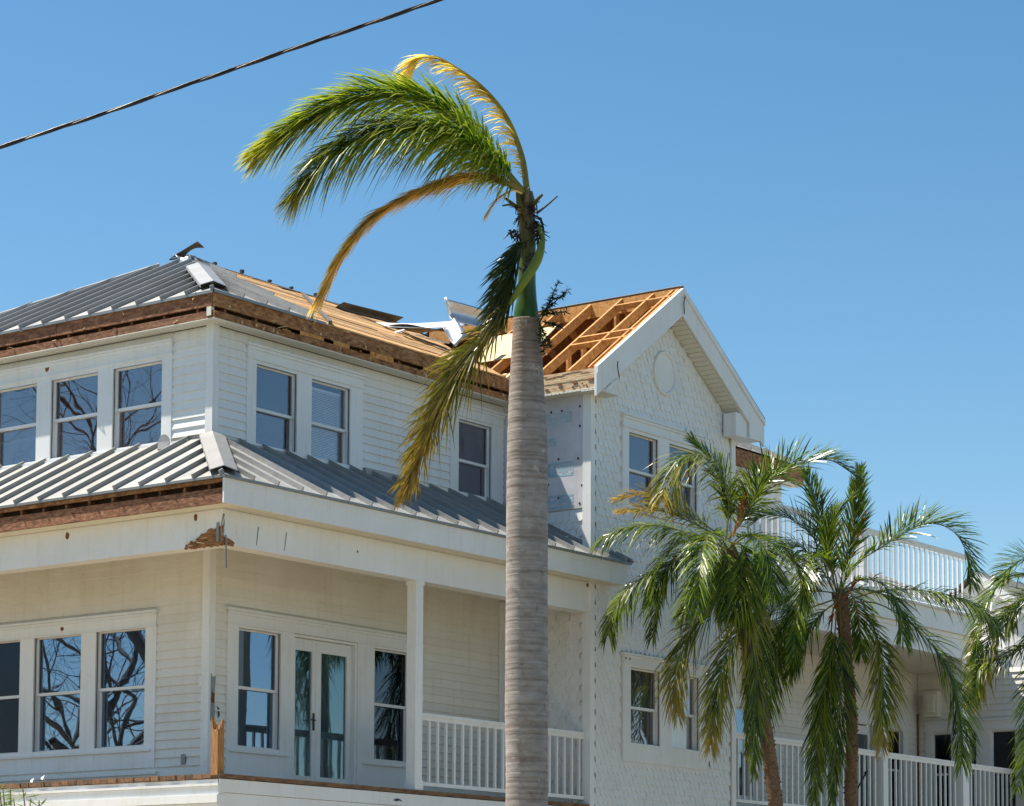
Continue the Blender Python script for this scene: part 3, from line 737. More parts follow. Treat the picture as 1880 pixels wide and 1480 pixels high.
for k in range(22):
    x = rnd.uniform(1.5, 7.6); z = rnd.choice((9.94, 10.02, 10.08, 10.24)); a = Vector((x, EY-0.004, z))
    MB().bar(a, a+Vector((rnd.uniform(-0.16, 0.16), -rnd.uniform(0.01, 0.05), rnd.uniform(-0.07, 0.05))), rnd.uniform(0.008, 0.02), 0.008).build('splinter', rnd.choice(('pale_wood', 'old_wood_x', 'lumber')), house)
for k in range(14):
    y = rnd.uniform(1.6, 6.0); z = rnd.choice((9.94, 10.02, 10.09, 10.24)); a = Vector((EX-0.004, y, z))
    MB().bar(a, a+Vector((-rnd.uniform(0.01, 0.05), rnd.uniform(-0.14, 0.14), rnd.uniform(-0.06, 0.05))), rnd.uniform(0.008, 0.02), 0.008).build('splinter', rnd.choice(('pale_wood', 'old_wood_a')), house)
B1('corner_blocking', EX-0.012, EX+0.05, EY+0.05, EY+0.13, 9.95, 10.07, 'soffit', house)
# lower eave: white fascia on the right, bare boards on the left
mb = MB(); mb.box(-0.3, 8.50, -0.3, -0.275, ZS, 7.385); mb.box(-0.3, 8.50, -0.308, -0.3, 7.30, 7.385)
lab(mb.build('fascia_board', 'trim', house), 'long white fascia below the lower metal roof')
B1('fascia_end', 8.475, 8.498, -0.274, -0.045, ZS, 7.45, 'trim', house)
boards('y', -0.27, 8.8, -0.296, ZS+0.002, 7.262, 0.04, 'old_wood_a', house)
boards('y', -0.27, 8.8, -0.296, 7.335, 7.383, 0.04, 'old_wood_x', house)
B1('eave_backing', -0.12, -0.09, -0.2, 8.7, ZS+0.02, 7.4, 'attic', house)
yv = 0.0
while yv < 8.6: B1('rafter_tail', -0.25, -0.12, yv-0.02, yv+0.02, 7.262, 7.335, 'old_wood_a', house); yv += 0.42

# ------------------------------------------------------------------ roofs
PB = (12.06-10.28)/3.8; PA = (12.06-10.28)/3.45     # main slopes
RX0, RY, RZ = 4.65, 5.12, 12.06                      # hip apex / ridge
def zB(y): return 10.28+PB*(y-EY)
def zA(x): return 10.28+PA*(x-EX)
def hipx(y):                                         # reach of the left slope
    if y <= RY: return EX+(y-EY)*3.45/3.8
    return EX+(8.92-y)*3.45/3.8
# decks (sheathing) under the metal
mb = MB(); mb.slab([(EX, EY, 10.255), (RX0, RY, RZ-0.03), (EX, 8.92, 10.255)][::-1], (-PA, 0, 1), 0.03); rA = mb.build('roof_deck', 'attic', house)
VX = XB0-0.27                                        # bay roof left eave
mb = MB()
mb.slab([(EX, EY, 10.255), (VX, EY, 10.255), (9.0, 3.5, zB(3.5)-0.025), (9.4, RY, RZ-0.028), (RX0, RY, RZ-0.028)], (0, -PB, 1), 0.03)
mb.slab([(12.3, EY, 10.255), (16.5, EY, 10.255), (13.1, RY, RZ-0.028), (11.0, RY, RZ-0.028)], (0, -PB, 1), 0.03)
mb.slab([(RX0, RY+0.02, RZ-0.028), (13.1, RY+0.02, RZ-0.028), (16.5, 8.92, 10.255), (EX, 8.92, 10.255)], (0, PB, 1), 0.03)
mb.slab([(16.5, EY, 10.255), (16.5, 8.92, 10.255), (13.1, RY, RZ-0.028)], (PB, 0, 1), 0.03)
rB = mb.build('roof_deck', 'felt', house)
# attic floor keeps the rooms dark
mb = MB(); mb.box(EX+0.2, 16.3, EY+0.2, 8.7, ZU+0.03, ZU+0.06); mb.box(XB0, XB1, 0.1, EY+0.2, ZU+0.03, ZU+0.06); mb.build('attic_floor', 'attic', house)
mb = MB(); mb.box(16.1, 16.2, dB, 8.7, 7.9, ZU); mb.build('wall', 'siding', house)

def pan(parent, p00, p10, p11, p01, n, rib=True, riblen=None):
    """one standing seam panel: eave edge p00-p10, top edge p01-p11, seam along p00-p01"""
    n = Vector(n).normalized(); mb = MB(); lift = n*0.012
    P = [Vector(p)+lift for p in (p00, p10, p11, p01)]
    mb.slab(P, n, 0.006)
    a, b = P[0], P[3]
    if rib and (b-a).length > 0.03:
        t = (b-a).normalized(); w = n.cross(t).normalized()
        pts = [a-w*0.011, b-w*0.011, b+w*0.011, a+w*0.011]
        mb.hexa([p+n*0.001 for p in pts]+[p+n*0.060 for p in pts], 1)
    return mb.build('metal_panel', ['roof_metal', 'roof_rib'], parent)
PW = 0.457
# main roof, left slope
nA = (-PA, 0, 1); yv = EY+0.03
while yv < 8.9:
    y1 = min(yv+PW, 8.92)
    if yv < RY < y1: y1m = y1
    xa, xb = hipx(yv), hipx(y1)
    pan(rA, (EX-0.03, yv, zA(EX-0.03)), (EX-0.03, y1, zA(EX-0.03)), (xb, y1, zA(xb)), (xa, yv, zA(xa)), nA)
    yv = y1
# left hip cap (silhouette line on the far hip)
def cap(name, a, b, w, parent, mt='cap_metal', lift=0.05):
    a = Vector(a)+Vector((0, 0, lift)); b = Vector(b)+Vector((0, 0, lift)); t = (b-a).normalized(); s_ = t.cross(Vector((0, 0, 1))).normalized()*w
    dn = Vector((0, 0, -w*0.36)); mb = MB(); th = Vector((0, 0, -0.012))
    P = [a+s_+dn, a, a-s_+dn, b+s_+dn, b, b-s_+dn]
    mb.add(P+[p+th for p in P]+[P[0]+th*4, P[3]+th*4, P[2]+th*4, P[5]+th*4],
           [(0, 1, 4, 3), (1, 2, 5, 4), (6, 9, 10, 7), (7, 10, 11, 8), (0, 6, 7, 1), (1, 7, 8, 2), (3, 4, 10, 9), (4, 5, 11, 10), (0, 3, 13, 12), (2, 14, 15, 5)])
    return mb.build(name, mt, parent)
cap('hip_cap', (EX, 8.92, 10.28), (RX0-0.3, RY+0.33, RZ-0.13), 0.13, rA)
# near hip cap, only its lower length survives
hp = lambda t: (EX+(RX0-EX)*t, EY+(RY-EY)*t, 10.28+(RZ-10.28)*t)
cap('hip_cap', hp(0.05), hp(0.62), 0.17, rA, lift=0.105)
# main roof, right slope: metal survives between the hip and a torn slanting edge
nB = (0, -PB, 1); x = EX+0.06
def torn_y(xx): return EY-0.03 if xx < 3.41 else EY+(xx-3.41)*3.28/1.29
def torn_x(yy): return 3.41+max(0, yy-EY)*1.29/3.28
while x < 4.55:
    x1 = min(x+PW, 4.6)
    hy = lambda xx: EY+(xx-EX)*3.8/3.45
    a0, a1, b0, b1 = torn_y(x), torn_y(x1), hy(x), hy(x1)
    pan(rB, (x1, a1, zB(a1)), (x, a0, zB(a0)), (x, b0, zB(b0)), (x1, b1, zB(b1)), nB); x = x1
mb = MB(); mb.bar((3.5, EY-0.03, zB(EY-0.03)+0.035), (6.85, RY-0.35, zB(RY-0.35)+0.035), 0.05, 0.05); mb.build('loose_seam', 'scrap_dark', rB)
# bare planks over the rest of the right slope
def valley_x(y): return VX+(y-EY)*(9.1-VX)/(3.6-EY)
yv = EY-0.02; k = 0
while yv < RY-0.1:
    y1 = yv+0.17
    xs = max(torn_x(yv)-0.02, EX+(y1-EY)*3.45/3.8+0.02)
    xe = min(valley_x(yv), 9.2)-rnd.uniform(0.0, 0.12)
    a = xs
    while a < xe-0.05:
        e = min(a+rnd.uniform(1.4, 2.9), xe)
        if xe-e < 0.4: e = xe
        lift = rnd.uniform(0.0, 0.022)
        gp = rnd.uniform(0.005, 0.016); P = [(a+0.006, yv+gp, zB(yv)), (e-0.006, yv+gp, zB(yv)), (e-0.006, y1-0.005, zB(y1)), (a+0.006, y1-0.005, zB(y1))]
        P = [Vector(p)+Vector((0, 0, lift)) for p in P]
        MB().slab(P, nB, 0.022).build('plank', 'plank', rB); a = e
    yv = y1; k += 1
# torn felt and nailers along the ridge
x = 4.8
while x < 9.2:
    w = rnd.uniform(0.15, 0.7); d = rnd.uniform(0.06, 0.42)
    P = [(x, RY-d, zB(RY-d)+0.03), (x+w, RY-d*rnd.uniform(0.5, 1.1), 0), (x+w, RY+0.02, RZ+0.03), (x, RY+0.02, RZ+0.03)]
    P[1] = (P[1][0], P[1][1], zB(P[1][1])+0.03)
    MB().slab(P, nB, 0.02).build('ridge_felt', 'felt', rB); x += w+rnd.uniform(0.0, 0.06)
x = 5.2
while x < 9.0: B1('ridge_clip', x, x+0.05, RY-0.02, RY+0.03, RZ+0.03, RZ+rnd.uniform(0.055, 0.085), 'felt', rB); x += rnd.uniform(0.5, 0.75)
# gutter-less drip edges
mb = MB(); mb.box(EX-0.035, EX-0.005, EY-0.03, 8.95, 10.245, 10.283); mb.build('drip_edge', 'drip', rA)
mb = MB(); mb.box(EX-0.035, 3.41, EY-0.035, EY-0.005, 10.245, 10.283); mb.build('drip_edge', 'drip', rB)
# right stretch of the main roof beyond the bay
x = 12.35
while x < 16.4:
    x1 = min(x+PW, 16.5); xm = (x+x1)/2
    t0 = min(RY, EY+(16.5-x)*3.8/3.4); t1 = min(RY, EY+(16.5-x1)*3.8/3.4)
    pan(rB, (x1, EY-0.03, zB(EY-0.03)), (x, EY-0.03, zB(EY-0.03)), (x, t0, zB(t0)), (x1, t1, zB(t1)), nB); x = x1

# lower porch roof
PL = (8.40-7.42)/1.9
def zl(d): return 7.42+PL*d           # d = distance in from the eave
mb = MB()
mb.slab([(-0.3, -0.3, zl(0)-0.025), (-0.3, 8.8, zl(0)-0.025), (dA, 8.8, zl(1.9)-0.025), (dA, dB, zl(1.9)-0.025)][::-1], (-PL, 0, 1), 0.025)
mb.slab([(-0.3, -0.3, zl(0)-0.025), (8.5, -0.3, zl(0)-0.025), (8.5, -0.01, zl(0.29)-0.025), (XB0, -0.01, zl(0.29)-0.025), (XB0, dB, zl(1.9)-0.025), (dA, dB, zl(1.9)-0.025)], (0, -PL, 1), 0.025)
rL = mb.build('porch_roof', 'felt', house)
yv = -0.27; nl = (-PL, 0, 1)
while yv < 8.7:
    y1 = yv+PW
    def reach(q): return min(dA, -0.3+(q+0.3)*1.8/1.92)
    xa, xb = reach(yv), reach(y1)
    zz = lambda xx: 7.42+(8.40-7.42)*(xx+0.3)/1.8
    pan(rL, (-0.335, yv, zz(-0.335)), (-0.335, y1, zz(-0.335)), (xb, y1, zz(xb)), (xa, yv, zz(xa)), (-0.54, 0, 1)); yv = y1
x = -0.27; zy = lambda yy: 7.42+(8.40-7.42)*(yy+0.3)/1.92
while x < 8.5:
    x1 = min(x+PW, 8.55)
    def rch(q): return min(dB, -0.3+(q+0.3)*1.92/1.8) if q < XB0-0.02 else -0.03
    ya, yb = rch(x), rch(x1)
    if x < XB0 < x1: yb = ya
    if x < XB0 < x1: x1 = XB0-0.012; yb = dB
    pan(rL, (x1, -0.335, zy(-0.335)), (x, -0.335, zy(-0.335)), (x, ya, zy(ya)), (x1, yb, zy(yb)), (0, -0.51, 1)); x = x1+(0.012 if x1 == XB0-0.012 else 0)
hq = lambda t: (-0.3+1.8*t, -0.3+1.92*t, 7.42+0.98*t)
cap('hip_cap', hq(0.03), hq(0.96), 0.17, rL, lift=0.105)
mb = MB(); mb.box(-0.34, -0.305, -0.34, 8.8, 7.386, 7.418); mb.box(-0.305, 8.56, -0.345, -0.309, 7.386, 7.418); mb.build('drip_edge', 'drip', rL)
mb = MB(); mb.slab([(8.50, -0.345, 7.39), (8.62, -0.345, 7.45), (8.62, -0.02, 7.60), (8.50, -0.02, 7.56)], (-0.4, -0.4, 1), 0.02); mb.build('bent_flashing', 'drip', rL)
# wall flashing steps
B1('flashing', 1.6, 2.9, dB-0.075, dB-0.047, 8.36, 8.41, 'roof_rib', rL); B1('flashing', 4.6, 5.5, dB-0.08, dB-0.03, 8.37, 8.46, 'roof_rib', rL)
mb = MB(); mb.box(dA-0.075, dA-0.048, 2.0, 8.7, 8.36, 8.405); mb.build('flashing', 'trim', rL)
c = Vector((1.12, 2.15, 8.24)); P = [c+Vector((0, -0.10, 0))]+[c+Vector((0.02, -0.10*math.cos(a), 0.10+0.10*math.sin(a))) for a in [math.pi*i/8 for i in range(9)]]+[c+Vector((0, 0.10, 0))]; MB().slab(P[::-1], (-1, -0.6, 0.1), 0.05).build('bent_flashing', 'roof_rib', rL)

# ------------------------------------------------------------------ bay gable roof: bare framing on the left slope
ZE = 10.25; slopeL = lambda x: ZE+(x-VX)*(APZ-ZE)/(APX-VX)
tl = Vector((APX-VX, 0, APZ-ZE)).normalized(); nL = Vector((-tl.z, 0, tl.x))
bay = MB()
XR = 12.42
bay.slab([(APX, -0.3, APZ), (XR, -0.3, 10.24), (XR, EY, 10.24), (APX, 4.8, APZ)], (0.7, 0, 1), 0.018)
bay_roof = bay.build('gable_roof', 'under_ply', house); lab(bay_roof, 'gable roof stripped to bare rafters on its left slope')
MB().slab([(APX-0.02, -0.33, APZ+0.035), (XR+0.03, -0.33, 10.265), (XR+0.03, EY, 10.265), (APX-0.02, 4.8, APZ+0.035)], (0.7, 0, 1), 0.012).build('shingle_layer', 'shingle_roof', bay_roof)
def rafter(y, d=0.14, x0=VX+0.02, x1=APX-0.01, mt='lumber'):
    a = Vector((x0, y, slopeL(x0)))-nL*d/2; b = Vector((x1, y, slopeL(x1)))-nL*d/2
    return MB().bar(a, b, 0.04, d, nL).build('rafter', mt, bay_roof)
for y in (0.22, 0.82, 1.42, 2.02, 2.62, 3.22): rafter(y, x0=VX+0.02 if y < 1.3 else VX+(y-EY)*(APX-VX)/(4.8-EY)*0.8)
rafter(-0.14, 0.10); rafter(-0.245, 0.12)
for y in (0.22, 0.82, 1.42, 2.02, 2.62):            # opposite rafters under the right slope
    a = Vector((XR-0.1, y, 10.31-0.1)); b = Vector((APX+0.02, y, APZ-0.1)); MB().bar(a, b, 0.04, 0.14, (0.7, 0, 1)).build('rafter', 'lumber', bay_roof)
MB().box(APX-0.02, APX+0.02, -0.26, 4.7, APZ-0.24, APZ-0.005).build('ridge_board', 'lumber', bay_roof)
def lookout(x, y0=-0.26, y1=0.80, d=0.09, th=0.04):
    p = Vector((x, 0, slopeL(x)))-nL*(d/2-0.006)
    MB().bar((p.x, y0, p.z), (p.x, y1, p.z), th, d, nL).build('lookout', 'lumber', bay_roof)
for x in (8.56, 8.79, 9.76): lookout(x)
for (x, y, z1) in ((8.66, 0.90, 10.85), (9.06, 0.90, 11.1), (9.96, 0.90, 11.7), (9.4, 2.1, 11.3), (8.9, 2.7, 10.9)):
    B1('stud', x-0.045, x+0.045, y-0.02, y+0.02, ZU+0.06, z1, 'lumber', bay_roof)
for y in (0.22, 0.82, 1.42, 2.02): B1('ceiling_joist', VX+0.25, XR-0.3, y+0.022, y+0.06, ZU+0.06, ZU+0.19, 'lumber', bay_roof)
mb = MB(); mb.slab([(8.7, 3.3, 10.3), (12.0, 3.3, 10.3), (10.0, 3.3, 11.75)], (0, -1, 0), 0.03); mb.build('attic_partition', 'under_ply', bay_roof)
# plywood sheets still hanging near the valley
P = [Vector((x, y, slopeL(x)))+nL*0.012 for (x, y) in ((8.45, 1.5), (8.45, 2.5), (9.35, 3.0), (9.35, 1.62))]
MB().slab(P, nL, 0.015).build('plywood_sheet', 'plywood', bay_roof)
for k in range(9):   # splintered ends at the valley
    a = Vector((7.55+rnd.uniform(0, 0.5), 1.36+rnd.uniform(0, 0.35), 10.26+rnd.uniform(0, 0.08)))
    MB().bar(a, a+Vector((rnd.uniform(0.15, 0.5), rnd.uniform(-0.2, 0.3), rnd.uniform(0.02, 0.22))), rnd.uniform(0.02, 0.06), 0.02).build('splinter', 'plywood', bay_roof)
MB().bar((7.75, 1.42, 10.27), (8.5, 1.40, 10.80), 0.06, 0.09).build('rafter', 'plywood', bay_roof)
# weathered fascia of the left eave, sunlight put into its pale colour
FE = Frame((VX, 0, 0), (0, 1, 0), (-1, 0, 0))
boards('y', -0.28, EY, VX, 10.085, 10.235, 0.04, 'pale_wood', bay_roof, lens=(1.7, 2.5))
boards('y', -0.28, EY, VX+0.002, ZU+0.014, 10.08, 0.04, 'pale_wood', bay_roof, lens=(1.7, 2.5))
for (u, v, w, h) in ((0.36, 10.05, 0.045, 0.03), (0.09, 10.06, 0.05, 0.035), (-0.2, 10.06, 0.07, 0.025), (-0.05, 10.02, 0.016, 0.014), (0.12, 9.99, 0.018, 0.02), (-0.12, 9.99, 0.016, 0.018), (0.0, 9.985, 0.014, 0.014), (0.3, 9.97, 0.03, 0.012), (0.6, 10.0, 0.05, 0.02)):
    pts = [(u+w*math.cos(a)*rnd.uniform(0.75, 1.2), v+h*math.sin(a)*rnd.uniform(0.75, 1.2)) for a in [2*math.pi*i/8+0.4 for i in range(8)]]
    jag(FE, pts, 0.006, 0.004, 'old_wood_a', 'dark_hole_disc', bay_roof)  # dark discs painted in place of real holes in the fascia
for k in range(7):
    u = -0.2+k*0.16; z = 10.12+rnd.uniform(0, 0.09); pts = [(u, z), (u+0.10, z+0.008), (u+0.2, z-0.01+rnd.uniform(0, 0.02)), (u+0.2, z-0.002), (u+0.1, z-0.004)]
    jag(FE, pts, 0.006, 0.003, 'old_wood_a', 'crack', bay_roof)
soffit('soffit', 'y', -0.3, EY, VX, XB0-0.002, ZU-0.004, bay_roof)
# rakes
def rake(x0, z0, x1, z1, d, label):
    t = Vector((x1-x0, 0, z1-z0)).normalized(); up = Vector((0, 0, 1))
    mb = MB(); y0, y1 = -0.325, -0.285
    def quad(ya, yb, da, db):
        return [(x0, ya, z0-da), (x1, ya, z1-da), (x1, yb, z1-da), (x0, yb, z0-da), (x0, ya, z0-db), (x1, ya, z1-db), (x1, yb, z1-db), (x0, yb, z0-db)]
    q = quad(y0, y1, d, 0.0); 
    if x1 < x0: q = [q[1], q[0], q[3], q[2], q[5], q[4], q[7], q[6]]
    mb.hexa(q)
    q = quad(y0-0.022, y0, 0.10, 0.0)
    if x1 < x0: q = [q[1], q[0], q[3], q[2], q[5], q[4], q[7], q[6]]
    mb.hexa(q)
    o = mb.build('rake_board', 'trim', bay_roof); lab(o, label); return o
rake(VX-0.03, ZE-0.005, APX-0.002, APZ-0.005, 0.44, 'left white rake board of the gable, cracked near its foot')
rake(XR, 10.24, APX+0.002, APZ-0.005, 0.44, 'right white rake board of the gable')
# rake soffits under the right slope
P = [(APX-0.02, -0.284, APZ-0.44), (XR-0.35, -0.284, APZ-0.44-(XR-0.35-APX)*0.695), (XR-0.35, -0.002, APZ-0.44-(XR-0.35-APX)*0.695), (APX-0.02, -0.002, APZ-0.44)]
mb = MB(); n_ = 26
for i in range(n_):
    a, b = i/n_, (i+0.9)/n_
    q = [Vector(P[0]).lerp(Vector(P[1]), a), Vector(P[0]).lerp(Vector(P[1]), b), Vector(P[3]).lerp(Vector(P[2]), b), Vector(P[3]).lerp(Vector(P[2]), a)]
    mb.slab(q, (0.7, 0, 1), 0.015)
    q = [Vector(P[0]).lerp(Vector(P[1]), b), Vector(P[0]).lerp(Vector(P[1]), (i+1)/n_), Vector(P[3]).lerp(Vector(P[2]), (i+1)/n_), Vector(P[3]).lerp(Vector(P[2]), b)]
    mb.slab([p+Vector((0, 0, 0.006)) for p in q], (0.7, 0, 1), 0.012)
mb.build('rake_soffit', 'soffit', bay_roof)
P = [(APX, -0.284, APZ-0.44), (VX+0.3, -0.284, slopeL(VX+0.3)-0.44), (VX+0.3, -0.002, slopeL(VX+0.3)-0.44), (APX, -0.002, APZ-0.44)]
MB().slab(P, (-0.7, 0, 1), 0.015).build('rake_soffit', 'soffit', bay_roof)
# eave returns
mb = MB(); mb.slab([(VX, -0.3, ZU-0.006), (8.26, -0.3, ZU-0.006), (8.26, -0.025, ZU-0.006), (VX, -0.025, ZU-0.006)], (0, 0, 1), 0.012)
mb.build('eave_return', 'soffit', bay_roof)
mb = MB(); mb.slab([(VX-0.0, -0.286, ZU), (8.26, -0.286, ZU), (7.95, -0.286, 10.2), (VX, -0.286, 10.2)], (0, -1, 0), 0.02); mb.build('eave_return', 'trim', bay_roof)
mb = MB(); mb.bar((7.93, -0.30, 9.935), (8.28, -0.32, 10.18), 0.05, 0.012, (0, -1, 0)); mb.bar((8.24, -0.335, 10.15), (8.40, -0.345, 10.19), 0.06, 0.01, (0, -1, 0)); mb.build('bent_trim', 'trim', bay_roof)
for pts in ([(8.20, 10.42), (8.19, 10.34), (8.22, 10.24), (8.25, 10.17)], [(10.02, 11.78), (9.985, 11.66), (10.0, 11.5)]):
    mb = MB(); mb.tube([(x, -0.328-(0.022 if z > 11.3 else 0), z) for x, z in pts], 0.008, 6); mb.build('paint_crack', 'black', bay_roof)
# boxed return on the right
mb = MB(); mb.box(11.62, 12.34, -0.283, -0.045, 9.87, 10.24); mb.build('boxed_return', 'trim', bay_roof)
mb = MB(); mb.slab([(12.34, -0.324, 9.87), (12.345, -0.324, 10.0), (12.45, -0.324, 10.23), (12.40, -0.324, 10.28), (11.98, -0.324, 10.13), (11.98, -0.324, 9.87)][::-1], (0, -1, 0), 0.03); mb.build('return_end', 'trim', bay_roof)
mb = MB(); mb.box(12.34, 12.42, -0.29, EY, 9.92, 10.22); mb.box(XB1+0.03, 12.34, -0.04, EY, 9.9, 9.93); mb.build('fascia_board', 'trim', bay_roof)

# ------------------------------------------------------------------ right wing: porch, balcony
wW = backing(FW, XB1, 22.2, 3.5, 7.12, [(15.3, 16.0, 4.3, 6.0), (19.4, 20.4, 3.8, 6.0), (20.85, 21.6, 4.4, 6.0)], house)
siding(FW, XB1, 22.2, 3.9, 7.11, [(15.15, 16.15, 3.9, 6.15), (19.25, 21.75, 3.9, 6.15)], wW, 'porch_siding', stuff=True)
casing(FW, 15.15, 16.15, 4.15, 6.13, [(15.35, 15.95, 4.35, 5.93)], house, head=0.16)
window(FW, 15.38, 15.92, 4.38, 5.90, 5.15, house, 'glass_low')
casing(FW, 19.25, 21.75, 3.92, 6.15, [(19.42, 20.42, 3.92, 5.95), (20.88, 21.56, 4.36, 5.93)], house, head=0.17)
door_leaf(FW, 19.44, 20.40, 3.93, 5.93, house)
mb = MB(); mb.box(19.4, 20.45, 2.3, 2.34, 3.8, 6.0); mb.build('door_room_lining', 'dark', house)
window(FW, 20.90, 21.54, 4.38, 5.91, 5.15, house, 'glass_dark')
wX = backing(FX, -0.6, 2.09, 3.5, 7.12, [(0.0, 0.5, 4.2, 5.95), (0.75, 1.0, 4.2, 5.95), (1.3, 1.8, 4.2, 5.95)], house)
siding(FX, -0.6, 2.06, 3.9, 7.11, [(-0.6, 1.9, 4.1, 6.1)], wX, 'porch_siding', stuff=True)
casing(FX, -0.6, 1.9, 4.1, 6.1, [(-0.25, 0.5, 4.25, 5.9), (0.80, 0.95, 4.25, 5.9), (1.34, 1.75, 4.25, 5.9)], house, head=0.16)
window(FX, -0.22, 0.47, 4.28, 5.88, 5.1, house, 'glass_dark'); window(FX, 0.82, 0.93, 4.28, 5.88, 5.1, house, 'glass_dark'); window(FX, 1.36, 1.73, 4.28, 5.88, 5.1, house, 'glass_dark')
mb = MB(); mb.box(22.14, 22.165, 2.04, 2.07, 4.2, 6.3); mb.build('rust_streak', 'rust', house)
mb = MB(); mb.box(22.0, 22.18, 1.55, 1.85, 6.22, 6.72); mb.box(21.93, 22.0, 1.6, 1.75, 6.3, 6.66); lab(mb.build('wall_box', 'soffit', house), 'beige utility box high in the right porch corner')
mb = MB(); mb.box(XB1, 24.5, 0.222, 2.094, 7.10, 7.16); mb.build('porch_ceiling', 'soffit', house)
mb = MB(); mb.tube([(18.9, 0.9, 7.11), (18.9, 0.9, 7.04)], [0.05, 0.03], 10); mb.tube([(18.78, 0.9, 7.06), (19.02, 0.9, 7.06)], 0.02, 6); mb.build('ceiling_light', 'black', house)
mb = MB(); mb.box(XB1+0.035, 20.3, 0.0, 0.22, 7.07, 7.497); mb.box(XB1+0.035, 20.3, -0.03, -0.002, 7.42, 7.497); mb.build('porch_beam', 'trim', house)
mb = MB(); mb.box(XB1, 20.34, -0.10, 0.0, 7.5, 7.86); mb.box(XB1, 20.36, -0.16, 2.1, 7.862, 7.90); mb.box(20.30, 20.34, 0.0, 2.1, 7.5, 7.86); mb.build('balcony_floor', 'trim', house)
mb = MB(); mb.box(20.302, 26.0, 0.30, 0.52, 7.07, 7.48); mb.build('porch_beam', 'trim', house)
mb = MB(); mb.box(20.06, 20.30, 0.02, 0.20, 3.7, 7.07); mb.build('column', 'trim', house)
mb = MB(); mb.box(17.0, 17.18, 0.02, 0.20, 3.7, 7.07); mb.build('column', 'trim', house)
mb = MB(); mb.box(XB1, 26, 0.0, 2.1, 3.72, 3.9); mb.build('porch_deck', 'deck_wood', house)
mb = MB(); mb.box(XB1, 26, -0.03, 0.0, 0.0, 3.9); mb.build('skirt_board', 'siding', house)
railing(XB1+0.05, 20.05, 0.10, 4.02, 5.15, 0.19, house, 'white railing along the right porch', (17.09,))
railing(20.31, 25.5, 0.12, 4.02, 5.15, 0.19, house, 'white railing right of the corner column')
railing(12.4, 20.25, 0.0, 7.95, 9.03, 0.19, house, 'white balcony railing on the flat porch roof', (16.25,))
# white upper wall right of the bay
wR = backing(FB, XB1, 16.2, 7.8, ZU, [], house); siding(FB, XB1, 16.2, 7.92, ZU, [], wR, 'siding', stuff=True)
# small gable roof at the far right
mb = MB(); mb.slab([(22.3, 0.9, 9.02), (22.3, -0.75, 7.9), (30, -0.75, 7.9), (30, 0.9, 9.02)], (0, -0.68, 1), 0.04); rR = mb.build('side_roof', 'felt', house)
mb = MB(); mb.slab([(22.3, 0.92, 9.02), (30, 0.92, 9.02), (30, 2.5, 7.9), (22.3, 2.5, 7.9)], (0, 0.68, 1), 0.04); mb.build('side_roof', 'felt', house)
x = 22.28
while x < 28:
    pan(rR, (x+0.4, -0.78, 7.9), (x, -0.78, 7.9), (x, 0.9, 9.04), (x+0.4, 0.9, 9.04), (0, -0.68, 1)); x += 0.4
mb = MB(); mb.slab([(22.45, -0.5, 7.9), (22.45, 2.3, 7.9), (22.45, 0.9, 8.95)][::-1], (-1, 0, 0), 0.1); mb.box(22.45, 29, -0.4, 2.2, 7.1, 7.9); mb.build('wall', 'siding', house)
mb = MB(); mb.bar((22.28, 0.9, 8.98), (22.28, -0.78, 7.84), 0.04, 0.16, (0, -0.68, 1)); mb.build('rake_board', 'trim', house)

# ------------------------------------------------------------------ neighbouring house seen through the balcony railing
nh = empty('neighbour_house', (31, 9, 0), 'distant house with grey shingled roof seen through the balcony railing', 'house')
nh_off = Vector((31, 9, 0))
def nb(mb, name, mt):
    mb.v = [tuple(Vector(p)-nh_off) for p in mb.v]; return mb.build(name, mt, nh)
nb(MB().box(24.5, 37, 5.6, 14, 0, 9.1), 'wall', 'siding')
mb = MB()
for k in range(9):
    a, b = k/9, (k+1)/9
    y0, y1 = 5.1+a*4, 5.1+b*4; z0, z1 = 9.1+a*1.9, 9.1+b*1.9; x0, x1 = 24+a*3.5, 24+b*3.5; X0, X1 = 37.5-a*3.5, 37.5-b*3.5
    mb.slab([(x0, y0, z0), (X0, y0, z0), (X1, y1, z1+0.03), (x1, y1, z1+0.03)], (0, -0.45, 1), 0.05)
mb.slab([(24, 5.1, 9.1), (27.5, 9.1, 11.0), (27.5, 10.1, 11.0), (24, 14.2, 9.1)], (-0.5, 0, 1), 0.05)
mb.slab([(27.5, 9.1, 11.0), (34, 9.1, 11.0), (34, 10.1, 11.0), (27.5, 10.1, 11.0)], (0, 0, 1), 0.05)
mb.slab([(27.5, 10.1, 11.0), (34, 10.1, 11.0), (37.5, 14.2, 9.1), (24, 14.2, 9.1)], (0, 0.45, 1), 0.05)
nb(mb, 'roof', 'shingle_roof')
nb(MB().box(24.1, 37.4, 5.0, 5.1, 8.9, 9.12), 'fascia_board', 'trim')
for x in (26, 29, 32): nb(MB().box(x, x+1.2, 5.57, 5.6, 6.8, 8.3), 'window', 'dark')

